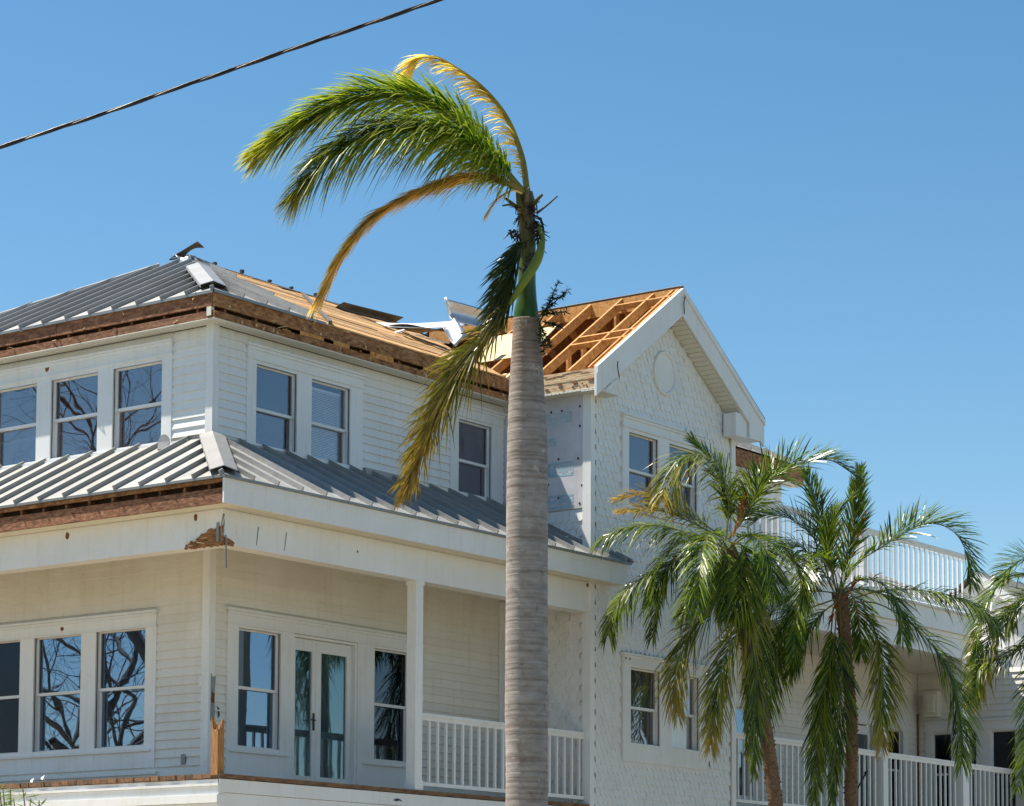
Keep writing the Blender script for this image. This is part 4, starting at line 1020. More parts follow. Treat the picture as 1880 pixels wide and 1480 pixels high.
# ------------------------------------------------------------------ debris: torn metal on the roof
def sheet(name, base, U, V, nu, nv, bend, label, mt='scrap', th=0.004):
    base = Vector(base); U = Vector(U); V = Vector(V); N = U.cross(V).normalized(); mb = MB(); vs_ = []
    for i in range(nu+1):
        for j in range(nv+1):
            a, b = i/nu, j/nv; vs_.append(base+U*a+V*b+N*bend(a, b))
    top = vs_; bot = [p-N*th for p in vs_]; k = len(vs_); fs = []
    idx = lambda i, j: i*(nv+1)+j
    for i in range(nu):
        for j in range(nv):
            q = (idx(i, j), idx(i+1, j), idx(i+1, j+1), idx(i, j+1)); fs.append(q); fs.append(tuple(x+k for x in reversed(q)))
    rim = [idx(i, 0) for i in range(nu+1)]+[idx(nu, j) for j in range(1, nv+1)]+[idx(i, nv) for i in range(nu-1, -1, -1)]+[idx(0, j) for j in range(nv-1, 0, -1)]
    fs += [(rim[i], rim[i]+k, rim[(i+1) % len(rim)]+k, rim[(i+1) % len(rim)]) for i in range(len(rim))]
    mb.add(top+bot, fs)
    o = mb.build(name, mt); 
    for p in o.data.polygons: p.use_smooth = True
    tag(o, label, 'metal sheet', 'torn roof metal'); return o
dpt = lambda p: (Vector(p)-CAM).dot(FWD)
DA = dpt((RX0, RY, RZ))          # depth of the hip apex
def quadsheet(name, pix, depths, bend, label, mt='scrap', nu=8, nv=5):
    a, b, d, c = [at(px, py, dd) for (px, py), dd in zip(pix, depths)]
    return sheet(name, a, b-a, c-a, nu, nv, bend, label, mt)
quadsheet('bent_metal_sheet', [(318, 470), (362, 443), (362, 455), (330, 478)], [DA-0.3, DA-0.5, DA-0.1, DA-0.1], lambda a, b: 0.10*math.sin(a*3)*b-0.05*b*b, 'curled dark metal flap standing up at the roof peak', 'scrap_dark')
quadsheet('bent_metal_sheet', [(322, 468), (350, 474), (354, 496), (330, 492)], [DA-0.5, DA-0.6, DA-0.7, DA-0.6], lambda a, b: 0.05*math.sin(a*5+b*3), 'small pale crumpled metal piece at the roof peak', 'scrap')
quadsheet('bent_metal_sheet', [(347, 472), (360, 474), (366, 494), (356, 492)], [DA-0.4, DA-0.4, DA-0.5, DA-0.5], lambda a, b: 0.05*math.sin(a*6-b*4), 'narrow torn metal strip at the top of the hip cap', 'scrap')
mbx = MB()
for k in range(16):
    a = at(316+rnd.uniform(-4, 40), 474+rnd.uniform(-4, 14), DA-0.3); mbx.bar(a, a+Vector((rnd.uniform(-.12, .08), rnd.uniform(-.05, .12), rnd.uniform(-.05, .06))), 0.025, 0.012)
tag(mbx.build('splintered_wood', 'felt'), 'dark splintered wood poking out at the roof peak', 'debris')
yR = lambda px, py: None
D2 = dpt((6.6, 4.6, 12.0)); D3 = dpt((7.6, 3.6, 11.6))
quadsheet('bent_metal_sheet', [(612, 567), (628, 556), (735, 590), (725, 594)], [D2, D2+0.1, D2+0.9, D2+0.6], lambda a, b: 0.06*math.sin(a*4)+0.03*b, 'dark curled roof panel lying along the ridge', 'scrap_dark', 10, 4)
quadsheet('bent_metal_sheet', [(690, 592), (832, 589), (812, 600), (712, 598)], [D3-0.2, D3-0.2, D3-0.7, D3-0.6], lambda a, b: 0.03*math.sin(a*3)+0.02*b, 'long white flat metal panel thrown across the planks', 'trim', 10, 4)
quadsheet('bent_metal_sheet', [(706, 599), (812, 600), (818, 615), (770, 612)], [D3-0.55, D3-0.6, D3-0.1, D3-0.1], lambda a, b: 0.04*math.sin(a*5), 'brown underside of the thrown metal panel', 'scrap_dark', 10, 4)
quadsheet('bent_metal_sheet', [(820, 549), (886, 566), (872, 592), (829, 588)], [D3-0.3, D3-0.1, D3-0.2, D3-0.3], lambda a, b: 0.10*math.sin(b*3.1)*(1-a*0.4)+0.03*a, 'upright curved silver metal sheet against the sky', 'scrap', 10, 8)
quadsheet('bent_metal_sheet', [(812, 600), (832, 588), (872, 592), (838, 632)], [D3-0.7, D3-0.5, D3-0.5, D3-0.9], lambda a, b: 0.06*math.sin(a*4+b*2), 'blue-grey folded metal sheet below the upright one', 'scrap', 8, 6)
quadsheet('bent_metal_sheet', [(815, 547), (820, 545), (828, 582), (824, 578)], [D3-0.35]*4, lambda a, b: 0.01*math.sin(a*3), 'narrow white edge strip of the upright sheet', 'trim', 4, 3)
for k, (p0, p1, w, mt, lb) in enumerate((((722, 612), (742, 606), 0.05, 'trim', 'short white trim scrap on the planks'), ((738, 610), (820, 640), 0.10, 'scrap_dark', 'dark bent seam strip under the white panel'), ((762, 614), (778, 618), 0.05, 'scrap', 'short bright seam strip under the white panel'), ((780, 620), (824, 630), 0.09, 'scrap', 'pale seam strip lying near the valley'), ((775, 625), (824, 643), 0.08, 'scrap_dark', 'lowest dark seam strip near the valley'))):
    a = at(*p0, D3-0.9); b = at(*p1, D3-0.8); o = MB().bar(a, b, w, 0.02, (0, -0.4, 1)).build('metal_strip', mt); tag(o, lb, 'metal strip', 'torn roof metal')
for (u, v, lb) in ((3.3, ZD+0.03, 'white paper scrap lying on the deck edge'), (3.1, ZD+0.06, 'thin upright paper shred on the deck edge')):
    o = MB().slab([(-0.02, u, v-0.03), (-0.03, u+0.03, v-0.02), (0.0, u+0.05, v+0.005), (0.02, u+0.01, v+0.035)], (-1, 0, 0.3), 0.003).build('paper_scrap', 'paper'); tag(o, lb, 'paper')

# ------------------------------------------------------------------ overhead cable
cc = [at(-160, 318, 22.0), at(0, 270, 22.0), at(200, 205, 22.0), at(400, 136.5, 22.0), at(600, 69, 22.0), at(815, -3, 22.0), at(1000, -70, 22.0)]
def catmull(P, n):
    P = [Vector(p) for p in P]; Q = [P[0]*2-P[1]]+P+[P[-1]*2-P[-2]]; out = []
    for i in range(1, len(Q)-2):
        for k in range(n):
            t = k/n; a, b, c, d = Q[i-1], Q[i], Q[i+1], Q[i+2]
            out.append(0.5*((2*b)+(c-a)*t+(2*a-5*b+4*c-d)*t*t+(3*b-a-3*c+d)*t**3))
    out.append(P[-1]); return out
line = catmull(cc, 24)
d0 = (cc[0]-cc[1]).normalized(); d1 = (cc[-1]-cc[-2]).normalized()
cab = empty('power_cable', cc[0], 'black twisted power cable crossing the sky', 'cable')
for s_ in range(3):
    pts = []; acc = 0
    for i, p in enumerate(line):
        t = (line[min(i+1, len(line)-1)]-line[max(i-1, 0)]).normalized(); a = t.cross(Vector((0, 0, 1))).normalized(); b = a.cross(t)
        if i: acc += (p-line[i-1]).length
        g_ = acc*2*math.pi/1.15+s_*2.094; rr_ = 0.0095
        pts.append(p+(a*math.cos(g_)+b*math.sin(g_))*rr_-cc[0])
    MB().tube(pts, 0.0105 if s_ < 2 else 0.007, 7).build('strand', 'cable' if s_ < 2 else 'cable_bare', cab, True)

# ------------------------------------------------------------------ palms
def lerp3(a, b, t): return tuple(a[i]+(b[i]-a[i])*t for i in range(3))
def frond(parent, pts, org, n, length, width, ang=50, spread=1.0, droop=0.25, colA=(0.05, 0.11, 0.015), colB=(0.16, 0.22, 0.03),
          tipcol=None, tipstart=0.8, start=0.15, rach=0.018, rachcol=(0.20, 0.20, 0.05), upv=(0, 0, 1), wind=(0, 0, 0), plume=0.0, endlen=0.35, bare=0.0, seed=1, facing=None, jitter=0.12, fold=35, label=None, mt='leaf'):
    """one feather leaf: curved stem with two (or more) rows of narrow leaflets"""
    r_ = random.Random(seed); path = catmull(pts, 10); k = len(path); mb = MB()
    L = [0.0]
    for i in range(1, k): L.append(L[-1]+(path[i]-path[i-1]).length)
    tot = L[-1]; rad = [rach*(1-0.8*L[i]/tot) for i in range(k)]
    rc = [lerp3(rachcol, tipcol or rachcol, max(0, (L[i]/tot-tipstart)/(1-tipstart+1e-6))) for i in range(k)]
    mb.tube([p-org for p in path], rad, 5, cols=rc)
    up0 = Vector(upv).normalized(); wv = Vector(wind)
    for i in range(n):
        t = start+(1-start)*(i+0.5)/n
        if r_.random() < bare: continue
        s = t*tot; j = 0
        while j < k-2 and L[j+1] < s: j += 1
        q = (s-L[j])/max(1e-6, L[j+1]-L[j]); p = path[j].lerp(path[j+1], q)
        T = (path[min(j+2, k-1)]-path[max(j-1, 0)]).normalized()
        N = (up0-T*up0.dot(T))
        if N.length < 0.15: N = T.orthogonal()
        N.normalize(); S = T.cross(N).normalized()
        prof = math.sin(math.pi*min(1, 0.18+0.82*(t-start)/(1-start)*1.0)) if endlen < 0 else (min(1, 0.45+ (t-start)*3.0))*(1-(1-endlen)*max(0, (t-0.45)/0.55)**1.5)
        for sd_ in (-1, 1):
            le = length*prof*r_.uniform(0.82, 1.12)
            a = R(ang*(1-0.45*t))+r_.uniform(-jitter, jitter)
            fo = R(fold)+r_.uniform(-0.2, 0.2)+(r_.uniform(-plume, plume) if plume else 0)
            side = S*sd_*math.cos(fo)+N*math.sin(fo)
            D = (T*math.cos(a)+side*math.sin(a)*spread+wv*r_.uniform(0.6, 1.2)).normalized()
            W = D.cross(N if abs(D.dot(N)) < 0.8 else S).normalized()
            W = (W+N*r_.uniform(-0.5, 0.5)).normalized()
            W = (W-D*W.dot(D)).normalized()
            g_ = Vector((0, 0, -1)); dr = droop*le*r_.uniform(0.6, 1.4)
            w = width*r_.uniform(0.8, 1.15)
            base = p-org
            c0 = base; c1 = base+D*le*0.35+g_*dr*0.10+wv*le*0.08; c2 = base+D*le*0.72+g_*dr*0.48+wv*le*0.22; c3 = base+D*le+g_*dr+wv*le*0.4
            colr = lerp3(colA, colB, r_.random()**1.4); tc = colr
            if tipcol is not None:
                f = max(0.0, (t-tipstart)/(1-tipstart+1e-6)); colr = lerp3(colr, tipcol, min(1, f*r_.uniform(0.6, 1.3)))
                tc = lerp3(colr, tipcol, 0.45)
            mb.add([c0-W*w*0.3, c0+W*w*0.3, c1-W*w*0.5, c1+W*w*0.5, c2-W*w*0.42, c2+W*w*0.42, c3],
                   [(0, 1, 3, 2), (2, 3, 5, 4), (4, 5, 6)], 0, [colr, colr, colr, colr, tc, tc, tc])
    o = mb.build('frond', mt, parent)
    if label: o['label'] = label
    return o

# --- big royal palm in front of the house
DR = 26.0
foot = at(967, 1480, DR); 
rp_org = Vector((foot.x+0.12, foot.y+0.08, 0))
rp = empty('royal_palm', rp_org, 'tall storm-stripped royal palm with thick grey trunk in front of the house', 'palm tree')
RP = lambda px, py, dd=0.0: at(px, py, DR+dd)-rp_org
tp = [(0.0, rp_org*0)]
prof = [(0.0, 0.27), (0.4, 0.255), (1.5, 0.235)]
pts = [Vector((0, 0, -0.05)), Vector((0, 0, 0.5)), Vector((-0.02, -0.01, 1.6))]; rad = [0.29, 0.26, 0.235]
trunk_px = [(967, 1480, 79), (967, 1400, 79), (966.5, 1300, 79), (967, 1200, 78), (967, 1100, 78), (967.5, 1000, 78), (968, 900, 76), (968, 800, 73), (967, 720, 66), (967, 660, 59), (967, 610, 53), (967, 585, 51)]
for (px, py, w) in trunk_px: pts.append(RP(px, py)); rad.append(w/2*DR/FPX)
path = catmull(pts, 14); n_ = len(path)
# interpolate radii over arc index and add ring scars
rr = []
for i in range(n_):
    f = i/14; a = min(int(f), len(rad)-2); q = f-a
    rr.append((rad[a]*(1-q)+rad[a+1]*q)*(1+0.006*math.sin(path[i].z*46+2.5*math.sin(path[i].z*5.3))+0.012*math.sin(path[i].z*3.1+0.6)+rnd.uniform(-0.004, 0.004)))
tk = MB().tube(path, rr, 28).build('trunk', 'royal_trunk', rp, True)
# smooth green crownshaft
gcol = (0.035, 0.105, 0.010)
cs = [(966, 590, 48), (966, 572, 45), (967, 550, 37), (967, 520, 33), (968, 480, 31), (968, 440, 31), (967, 410, 32), (966, 390, 33), (965, 370, 36), (965, 352, 26)]
csp = [RP(a, b) for a, b, c in cs]; csr = [c/2*DR/FPX for a, b, c in cs]
MB().tube(catmull(csp, 5), [csr[min(i//5, len(csr)-1)]*(1-(i % 5)/5)+csr[min(i//5+1, len(csr)-1)]*((i % 5)/5) for i in range(len(csp)*5-4)], 18,
          cols=[lerp3(gcol, (0.12, 0.085, 0.03), min(1, (i/36)**1.3)) for i in range(len(csp)*5-4)]).build('crownshaft', 'shaft', rp, True)
# cut leaf bases and husks round the top
for k, (p0, p1, p2, w, c) in enumerate((((958, 385), (952, 365), (950, 348), 12, (0.20, 0.20, 0.04)), ((975, 380), (985, 368), (996, 357), 9, (0.14, 0.16, 0.03)), ((985, 392), (1003, 378), (1024, 360), 4.5, (0.16, 0.12, 0.06)),
        ((950, 382), (938, 372), (928, 364), 8, (0.16, 0.17, 0.04)), ((966, 372), (968, 355), (972, 345), 9, (0.34, 0.30, 0.16)), ((948, 378), (935, 376), (922, 378), 5, (0.20, 0.22, 0.06)), ((978, 395), (990, 400), (998, 412), 4, (0.03, 0.02, 0.015)), ((992, 400), (998, 425), (993, 450), 4.5, (0.05, 0.04, 0.02)))):
    pts = [RP(*p0, -0.1), RP(*p1, -0.12), RP(*p2, -0.14)]
    MB().tube(catmull(pts, 4), [w*DR/FPX*(0.55-0.035*i) for i in range(9)], 6, cols=[lerp3(c, (0.10, 0.08, 0.03), i/12) for i in range(9)]).build('leaf_base', 'leaf', rp, True)
husk = MB(); r2 = random.Random(4)
for k in range(210):
    px, py = r2.choice(((940, 428), (992, 425), (990, 440), (985, 410), (948, 430), (975, 385), (956, 400), (970, 420), (960, 450), (975, 470), (958, 490), (952, 378), (980, 378)))
    a = RP(px+r2.uniform(-7, 7), py+r2.uniform(-7, 7), -0.12+r2.uniform(-0.1, 0.1)); b = a+Vector((r2.uniform(-.08, .08), r2.uniform(-.06, .06), r2.uniform(-.10, .05)))
    husk.tube([a, b], [0.008, 0.003], 4, cols=[(0.05, 0.03, 0.02)]*2)
hk = husk.build('husk_fibre', 'leaf', rp); hk['kind'] = 'stuff'
GA, GB = (0.045, 0.14, 0.006), (0.40, 0.48, 0.04)
gold = (0.86, 0.64, 0.26)
wl_ = RGT*-1.0
frond(rp, [at(962, 352, DR), at(905, 285, DR-0.1), at(830, 215, DR-0.3), at(735, 178, DR-0.5), at(640, 190, DR-0.7), at(560, 230, DR-0.8), at(480, 282, DR-0.8)], rp_org, 660, 0.62, 0.020, 60, 1.0, 0.40, GA, GB, (0.40, 0.36, 0.08), 0.78, 0.08, 0.028, (0.24, 0.26, 0.05), (0.2, -0.2, 1), wl_*0.30, plume=1.3, endlen=0.42, seed=11, label='upper broad green frond swept left by the wind')
frond(rp, [at(960, 352, DR-0.15), at(915, 305, DR-0.4), at(850, 258, DR-0.6), at(770, 238, DR-0.8), at(680, 248, DR-0.9), at(600, 296, DR-1.0), at(542, 365, DR-1.0)], rp_org, 660, 0.60, 0.020, 62, 1.0, 0.60, GA, (0.30, 0.40, 0.03), (0.42, 0.36, 0.07), 0.8, 0.08, 0.028, (0.24, 0.26, 0.05), (0.1, -0.4, 1), wl_*0.22, plume=1.4, endlen=0.38, seed=12, label='lower broad green frond swept left by the wind')
frond(rp, [at(968, 352, DR), at(958, 285, DR+0.1), at(930, 215, DR+0.2), at(885, 160, DR+0.2), at(830, 120, DR+0.2), at(795, 104, DR+0.2), at(768, 112, DR+0.2), at(752, 150, DR+0.2)], rp_org, 300, 0.30, 0.013, 26, 0.8, 0.5, (0.66, 0.50, 0.12), gold, (0.90, 0.70, 0.30), 0.6, 0.05, 0.036, (0.42, 0.33, 0.06), (0.3, 0.1, 1), wl_*0.45, plume=1.2, endlen=0.9, bare=0.5, jitter=0.4, seed=13, label='yellow dying frond arching highest over the crown')
frond(rp, [at(955, 348, DR-0.2), at(905, 326, DR-0.5), at(845, 328, DR-0.7), at(760, 358, DR-0.9), at(690, 400, DR-1.0), at(635, 462, DR-1.0), at(598, 530, DR-1.0)], rp_org, 700, 0.34, 0.015, 24, 0.75, 0.25, (0.70, 0.44, 0.14), (0.88, 0.63, 0.28), (0.88, 0.64, 0.30), 0.5, 0.06, 0.034, (0.42, 0.26, 0.05), (0, 0, 1), wl_*0.05, plume=1.4, endlen=0.85, seed=14, label='golden dead frond drooping to the left')
# lower greener skirt of the dead frond's base
frond(rp, [at(958, 352, DR-0.3), at(915, 335, DR-0.5), at(860, 335, DR-0.6), at(800, 348, DR-0.7)], rp_org, 46, 0.34, 0.018, 55, 1.0, 0.7, (0.09, 0.15, 0.02), (0.26, 0.26, 0.04), gold, 0.4, 0.1, 0.015, (0.3, 0.25, 0.05), (0, -0.3, 1), wl_*0.3, plume=0.8, seed=15)
frond(rp, [at(958, 355, DR-0.3), at(940, 350, DR-0.4), at(915, 365, DR-0.5), at(895, 390, DR-0.5)], rp_org, 26, 0.22, 0.016, 20, 0.6, 0.5, gold, (0.66, 0.46, 0.16), None, 0.8, 0.2, 0.01, gold, (0, 0, 1), plume=0.8, seed=16)
# drooping brown-green frond hanging against the house
hang = [at(985, 410, DR-0.1), at(997, 440, DR-0.3), at(985, 480, DR-0.4), at(950, 535, DR-0.45), at(915, 590, DR-0.4), at(868, 650, DR-0.3), at(815, 735, DR-0.2), at(778, 825, DR-0.1), at(752, 890, DR-0.1)]
frond(rp, hang, rp_org, 360, 0.46, 0.016, 44, 0.9, 0.5, (0.02, 0.04, 0.006), (0.19, 0.20, 0.035), (0.30, 0.19, 0.05), 0.6, 0.34, 0.022, (0.22, 0.28, 0.05), (-0.4, -0.6, 0.5), wl_*0.30, plume=2.2, endlen=0.45, jitter=0.75, bare=0.1, seed=17, label='long brown-green frond hanging down beside the trunk')
MB().tube(catmull(hang[:5], 8), [0.035+0.02*math.sin(i/32*3.1) for i in range(33)], 8, cols=[(0.26, 0.32, 0.05)]*33)
pet = MB(); pp = catmull([p-rp_org for p in hang[1:5]], 8)
pet.tube(pp, [0.012+0.036*math.sin(math.pi*min(1, (i+3)/len(pp))) for i in range(len(pp))], 8, cols=[(0.27, 0.33, 0.06)]*len(pp)); pet.build('petiole', 'leaf', rp, True)
frond(rp, [at(962, 435, DR-0.3), at(948, 480, DR-0.4), at(935, 540, DR-0.4), at(908, 600, DR-0.35)], rp_org, 120, 0.34, 0.017, 45, 1.0, 0.4, (0.02, 0.035, 0.01), (0.08, 0.09, 0.03), None, 0.8, 0.05, 0.010, (0.1, 0.1, 0.03), (-0.6, -0.4, 0.6), wl_*0.5, plume=1.0, seed=18)
# leafy flower twigs right of the shaft
tw = MB(); r3 = random.Random(9)
for (p0, p1) in (((992, 590), (1027, 515)), ((1000, 572), (1045, 530)), ((992, 578), (1040, 572)), ((985, 590), (1018, 545)), ((990, 592), (1012, 640)), ((996, 590), (1030, 600)), ((990, 590), (1000, 650))):
    a = RP(*p0, -0.15); b = RP(*p1, -0.2); tw.tube([a, b], [0.008, 0.003], 4, cols=[(0.05, 0.05, 0.02)]*2)
    for k in range(100):
        q = r3.uniform(0.15, 1); c = a.lerp(b, q); d = Vector((r3.uniform(-1, 1), r3.uniform(-1, 1), r3.uniform(-0.8, 0.9))).normalized(); w = d.orthogonal().normalized()
        l_ = r3.uniform(0.03, 0.075)
        tw.add([c, c+d*l_*0.5+w*0.010, c+d*l_, c+d*l_*0.5-w*0.010], [(0, 1, 2, 3)], 0, [lerp3((0.015, 0.025, 0.01), (0.06, 0.08, 0.02), r3.random())]*4)
tw.build('flower_twigs', 'leaf', rp)

# --- date palms in front of the bay
def date_palm(name_label, org, trunk, rads, fronds, seed, stalks=(), fill=6):
    t = empty('date_palm', org, name_label, 'palm tree', 'date palms beside the gable bay')
    path = catmull([Vector((trunk[0].x, trunk[0].y, -0.05))]+trunk, 16); n = len(path); rr_ = []
    for i in range(n):
        f = i/(n-1)*(len(rads)-1); a = min(int(f), len(rads)-2); q = f-a
        rr_.append((rads[a]*(1-q)+rads[a+1]*q)*(1.0+0.10*math.sin(path[i].z*52)*0.5+rnd.uniform(-0.05, 0.05)))
    MB().tube([p-org for p in path], rr_, 14).build('trunk', 'date_trunk', t, True)
    # old leaf bases as small boots
    bt = MB(); r_ = random.Random(seed)
    for i in range(4, n-1):
        for j in range(5):
            a = r_.uniform(0, 6.28); d = Vector((math.cos(a), math.sin(a), 0.55)); p = path[i]+Vector((math.cos(a), math.sin(a), 0))*rr_[i]*0.92-org
            bt.tube([p, p+d*r_.uniform(0.01, 0.032)], [0.02, 0.011], 5)
    bo_ = bt.build('leaf_boots', 'date_trunk', t); bo_['kind'] = 'stuff'
    for k, fd in enumerate(fronds):
        P = fd['p']; n_l = int(fd.get('n', 78)*1.45)
        frond(t, P, org, n_l, fd.get('len', 0.36)*1.68, fd.get('w', 0.019), fd.get('ang', 58), 1.0, fd.get('droop', 0.22), lerp3(fd.get('a', (0.035, 0.075, 0.012)), (0.014, 0.050, 0.004), 0.7), lerp3(fd.get('b', (0.13, 0.17, 0.03)), (0.30, 0.38, 0.024), 0.65),
              fd.get('tip'), fd.get('ts', 0.6), fd.get('start', 0.14), 0.013, fd.get('rc', (0.22, 0.20, 0.06)), fd.get('up', (-0.35, -0.35, 1)), fd.get('wind', (0, 0, 0)), fd.get('plume', 0.5), 0.35, 0.12, seed*100+k, fold=fd.get('fold', 25), jitter=0.26, mt='leaf_date')
    top = trunk[-1]; nx = fill
    for k in range(nx):   # further fronds all round the crown
        az = 2*math.pi*(k+0.5*r_.random())/nx; el = r_.uniform(-0.15, 0.9); ln = r_.uniform(1.1, 1.9); h = Vector((math.cos(az), math.sin(az), 0))
        P = [top, top+h*ln*0.28*math.cos(el)+Vector((0, 0, ln*0.30*math.sin(el)+0.05)), top+h*ln*0.62+Vector((0, 0, ln*0.34*math.sin(el)-0.05)), top+h*ln*0.86+Vector((0, 0, ln*(0.16*math.sin(el)-0.28))), top+h*ln*0.95+Vector((0, 0, ln*(0.02*math.sin(el)-0.68)))]
        frond(t, P, org, 100, 0.52, 0.018, 55, 1.0, 0.35, (0.016, 0.055, 0.004), (0.26, 0.34, 0.022), None, 0.8, 0.16, 0.013, (0.22, 0.20, 0.06), (0, 0, 1), (0, 0, 0), 0.25, 0.35, 0.02, seed*100+50+k, fold=20, jitter=0.2, mt='leaf_date')
    for (p0, p1, c) in stalks:
        mb = MB(); a, b = p0-org, p1-org; mb.tube([a, a.lerp(b, 0.6), b], [0.012, 0.01, 0.006], 5, cols=[c]*3)
        for k in range(26):
            s0 = a.lerp(b, r_.uniform(0.5, 1)); e = s0+(b-a).normalized()*r_.uniform(0.05, 0.18)+Vector((r_.uniform(-.07, .07), r_.uniform(-.07, .07), r_.uniform(-.06, .08)))
            mb.tube([s0, e], [0.006, 0.003], 4, cols=[c]*2)
        mb.build('flower_stalk', 'leaf', t)
    return t
gold2 = (0.50, 0.33, 0.08); och = (0.40, 0.28, 0.06)
D1 = (Vector((8.3, -2.4, 7.5))-CAM).dot(FWD)
def F(pix, d0, d1, **k):
    n = len(pix); k['p'] = [at(x, y, D1+d0+(d1-d0)*(i/(n-1))**1.2) for i, (x, y) in enumerate(pix)]; return k
f1 = [
 F([(1332, 992), (1338, 925), (1322, 865), (1284, 836), (1245, 845), (1222, 890), (1215, 920)], 0.0, -0.5, n=84, len=0.40, droop=0.65, fold=5, a=(0.06, 0.10, 0.02), b=(0.22, 0.25, 0.06), tip=och, ts=0.85),
 F([(1335, 990), (1334, 915), (1308, 850), (1268, 802)], 0.1, 0.3, n=70, len=0.33, ang=40, wind=RGT*-0.1, fold=35, b=(0.12, 0.20, 0.03)),
 F([(1328, 988), (1283, 966), (1231, 942), (1188, 937), (1140, 940)], -0.1, -0.7, n=80, len=0.28, tip=gold2, ts=0.45, b=(0.20, 0.22, 0.04)),
 F([(1326, 985), (1270, 948), (1221, 918), (1172, 908), (1132, 917)], 0.0, -0.2, n=76, len=0.26, tip=(0.46, 0.28, 0.05), ts=0.3, b=(0.20, 0.20, 0.03), a=(0.08, 0.10, 0.015)),
 F([(1328, 992), (1270, 980), (1210, 965), (1150, 968), (1110, 986), (1095, 1000)], 0.1, 0.3, n=84, len=0.30, droop=0.5, fold=0),
 F([(1326, 996), (1270, 1008), (1215, 1040), (1156, 1078), (1125, 1125), (1116, 1166)], 0.0, -0.1, n=84, len=0.29, droop=0.75, fold=-10, a=(0.03, 0.055, 0.012), b=(0.10, 0.12, 0.03)),
 F([(1326, 996), (1305, 1035), (1278, 1085), (1250, 1130)], 0.15, 0.3, n=70, len=0.34, droop=0.5, fold=10, a=(0.02, 0.045, 0.012), b=(0.06, 0.09, 0.03)),
 F([(1332, 998), (1335, 1045), (1334, 1120)], -0.2, -0.5, n=64, len=0.30, droop=0.5, b=(0.22, 0.24, 0.06)),
 F([(1340, 995), (1368, 1008), (1366, 1065), (1348, 1130)], -0.25, -0.6, n=72, len=0.32, droop=0.5, b=(0.18, 0.22, 0.04)),
 F([(1336, 990), (1368, 950), (1390, 905), (1425, 872), (1480, 848), (1525, 846), (1566, 870)], 0.0, 0.4, n=96, len=0.42, droop=0.2, fold=40, a=(0.04, 0.09, 0.012), b=(0.13, 0.20, 0.03)),
 F([(1338, 990), (1372, 935), (1395, 890), (1410, 870), (1450, 880)], 0.2, 0.6, n=70, len=0.36, droop=0.35),
 F([(1332, 1000), (1312, 1110), (1277, 1150), (1250, 1202), (1238, 1256), (1242, 1305)], -0.1, -0.3, n=92, len=0.36, ang=45, droop=0.6, tip=och, ts=0.6, b=(0.20, 0.21, 0.05)),
 F([(1342, 1000), (1375, 1075), (1365, 1140), (1335, 1195), (1317, 1265), (1305, 1366)], -0.3, -0.6, n=96, len=0.36, ang=45, droop=0.5, b=(0.20, 0.23, 0.04), tip=och, ts=0.8),
 F([(1345, 1000), (1385, 1090), (1392, 1200), (1388, 1300), (1384, 1415)], -0.1, -0.1, n=92, len=0.28, ang=38, droop=0.4, b=(0.16, 0.18, 0.04)),
 F([(1345, 1000), (1362, 1100), (1370, 1200), (1374, 1290), (1372, 1385)], 0.2, 0.2, n=60, len=0.22, ang=30, droop=0.3, a=(0.06, 0.04, 0.02), b=(0.14, 0.10, 0.05)),
]
t1 = [at(1440, 1560, D1+0.1), at(1424, 1475, D1+0.1), at(1406, 1345, D1+0.1), at(1382, 1230, D1+0.1), at(1356, 1110, D1+0.05), at(1336, 1010, D1)]
o1 = Vector((t1[0].x+0.06, t1[0].y+0.05, 0)); t1 = [Vector((o1.x, o1.y, 0.02)), Vector((o1.x, o1.y, 1.4))]+t1
date_palm('left date palm, its trunk leaning, fronds over the gable bay wall', o1, t1, [0.13, 0.125, 0.11, 0.10, 0.105, 0.10, 0.09, 0.10, 0.12], f1, 3,
          [(at(1345, 985, D1-0.1), at(1362, 925, D1), (0.62, 0.22, 0.05)), (at(1346, 985, D1-0.1), at(1366, 935, D1), (0.55, 0.25, 0.06))])
D2p = (Vector((11.2, -2.4, 7.0))-CAM).dot(FWD); D1_ = D1; D1 = D2p
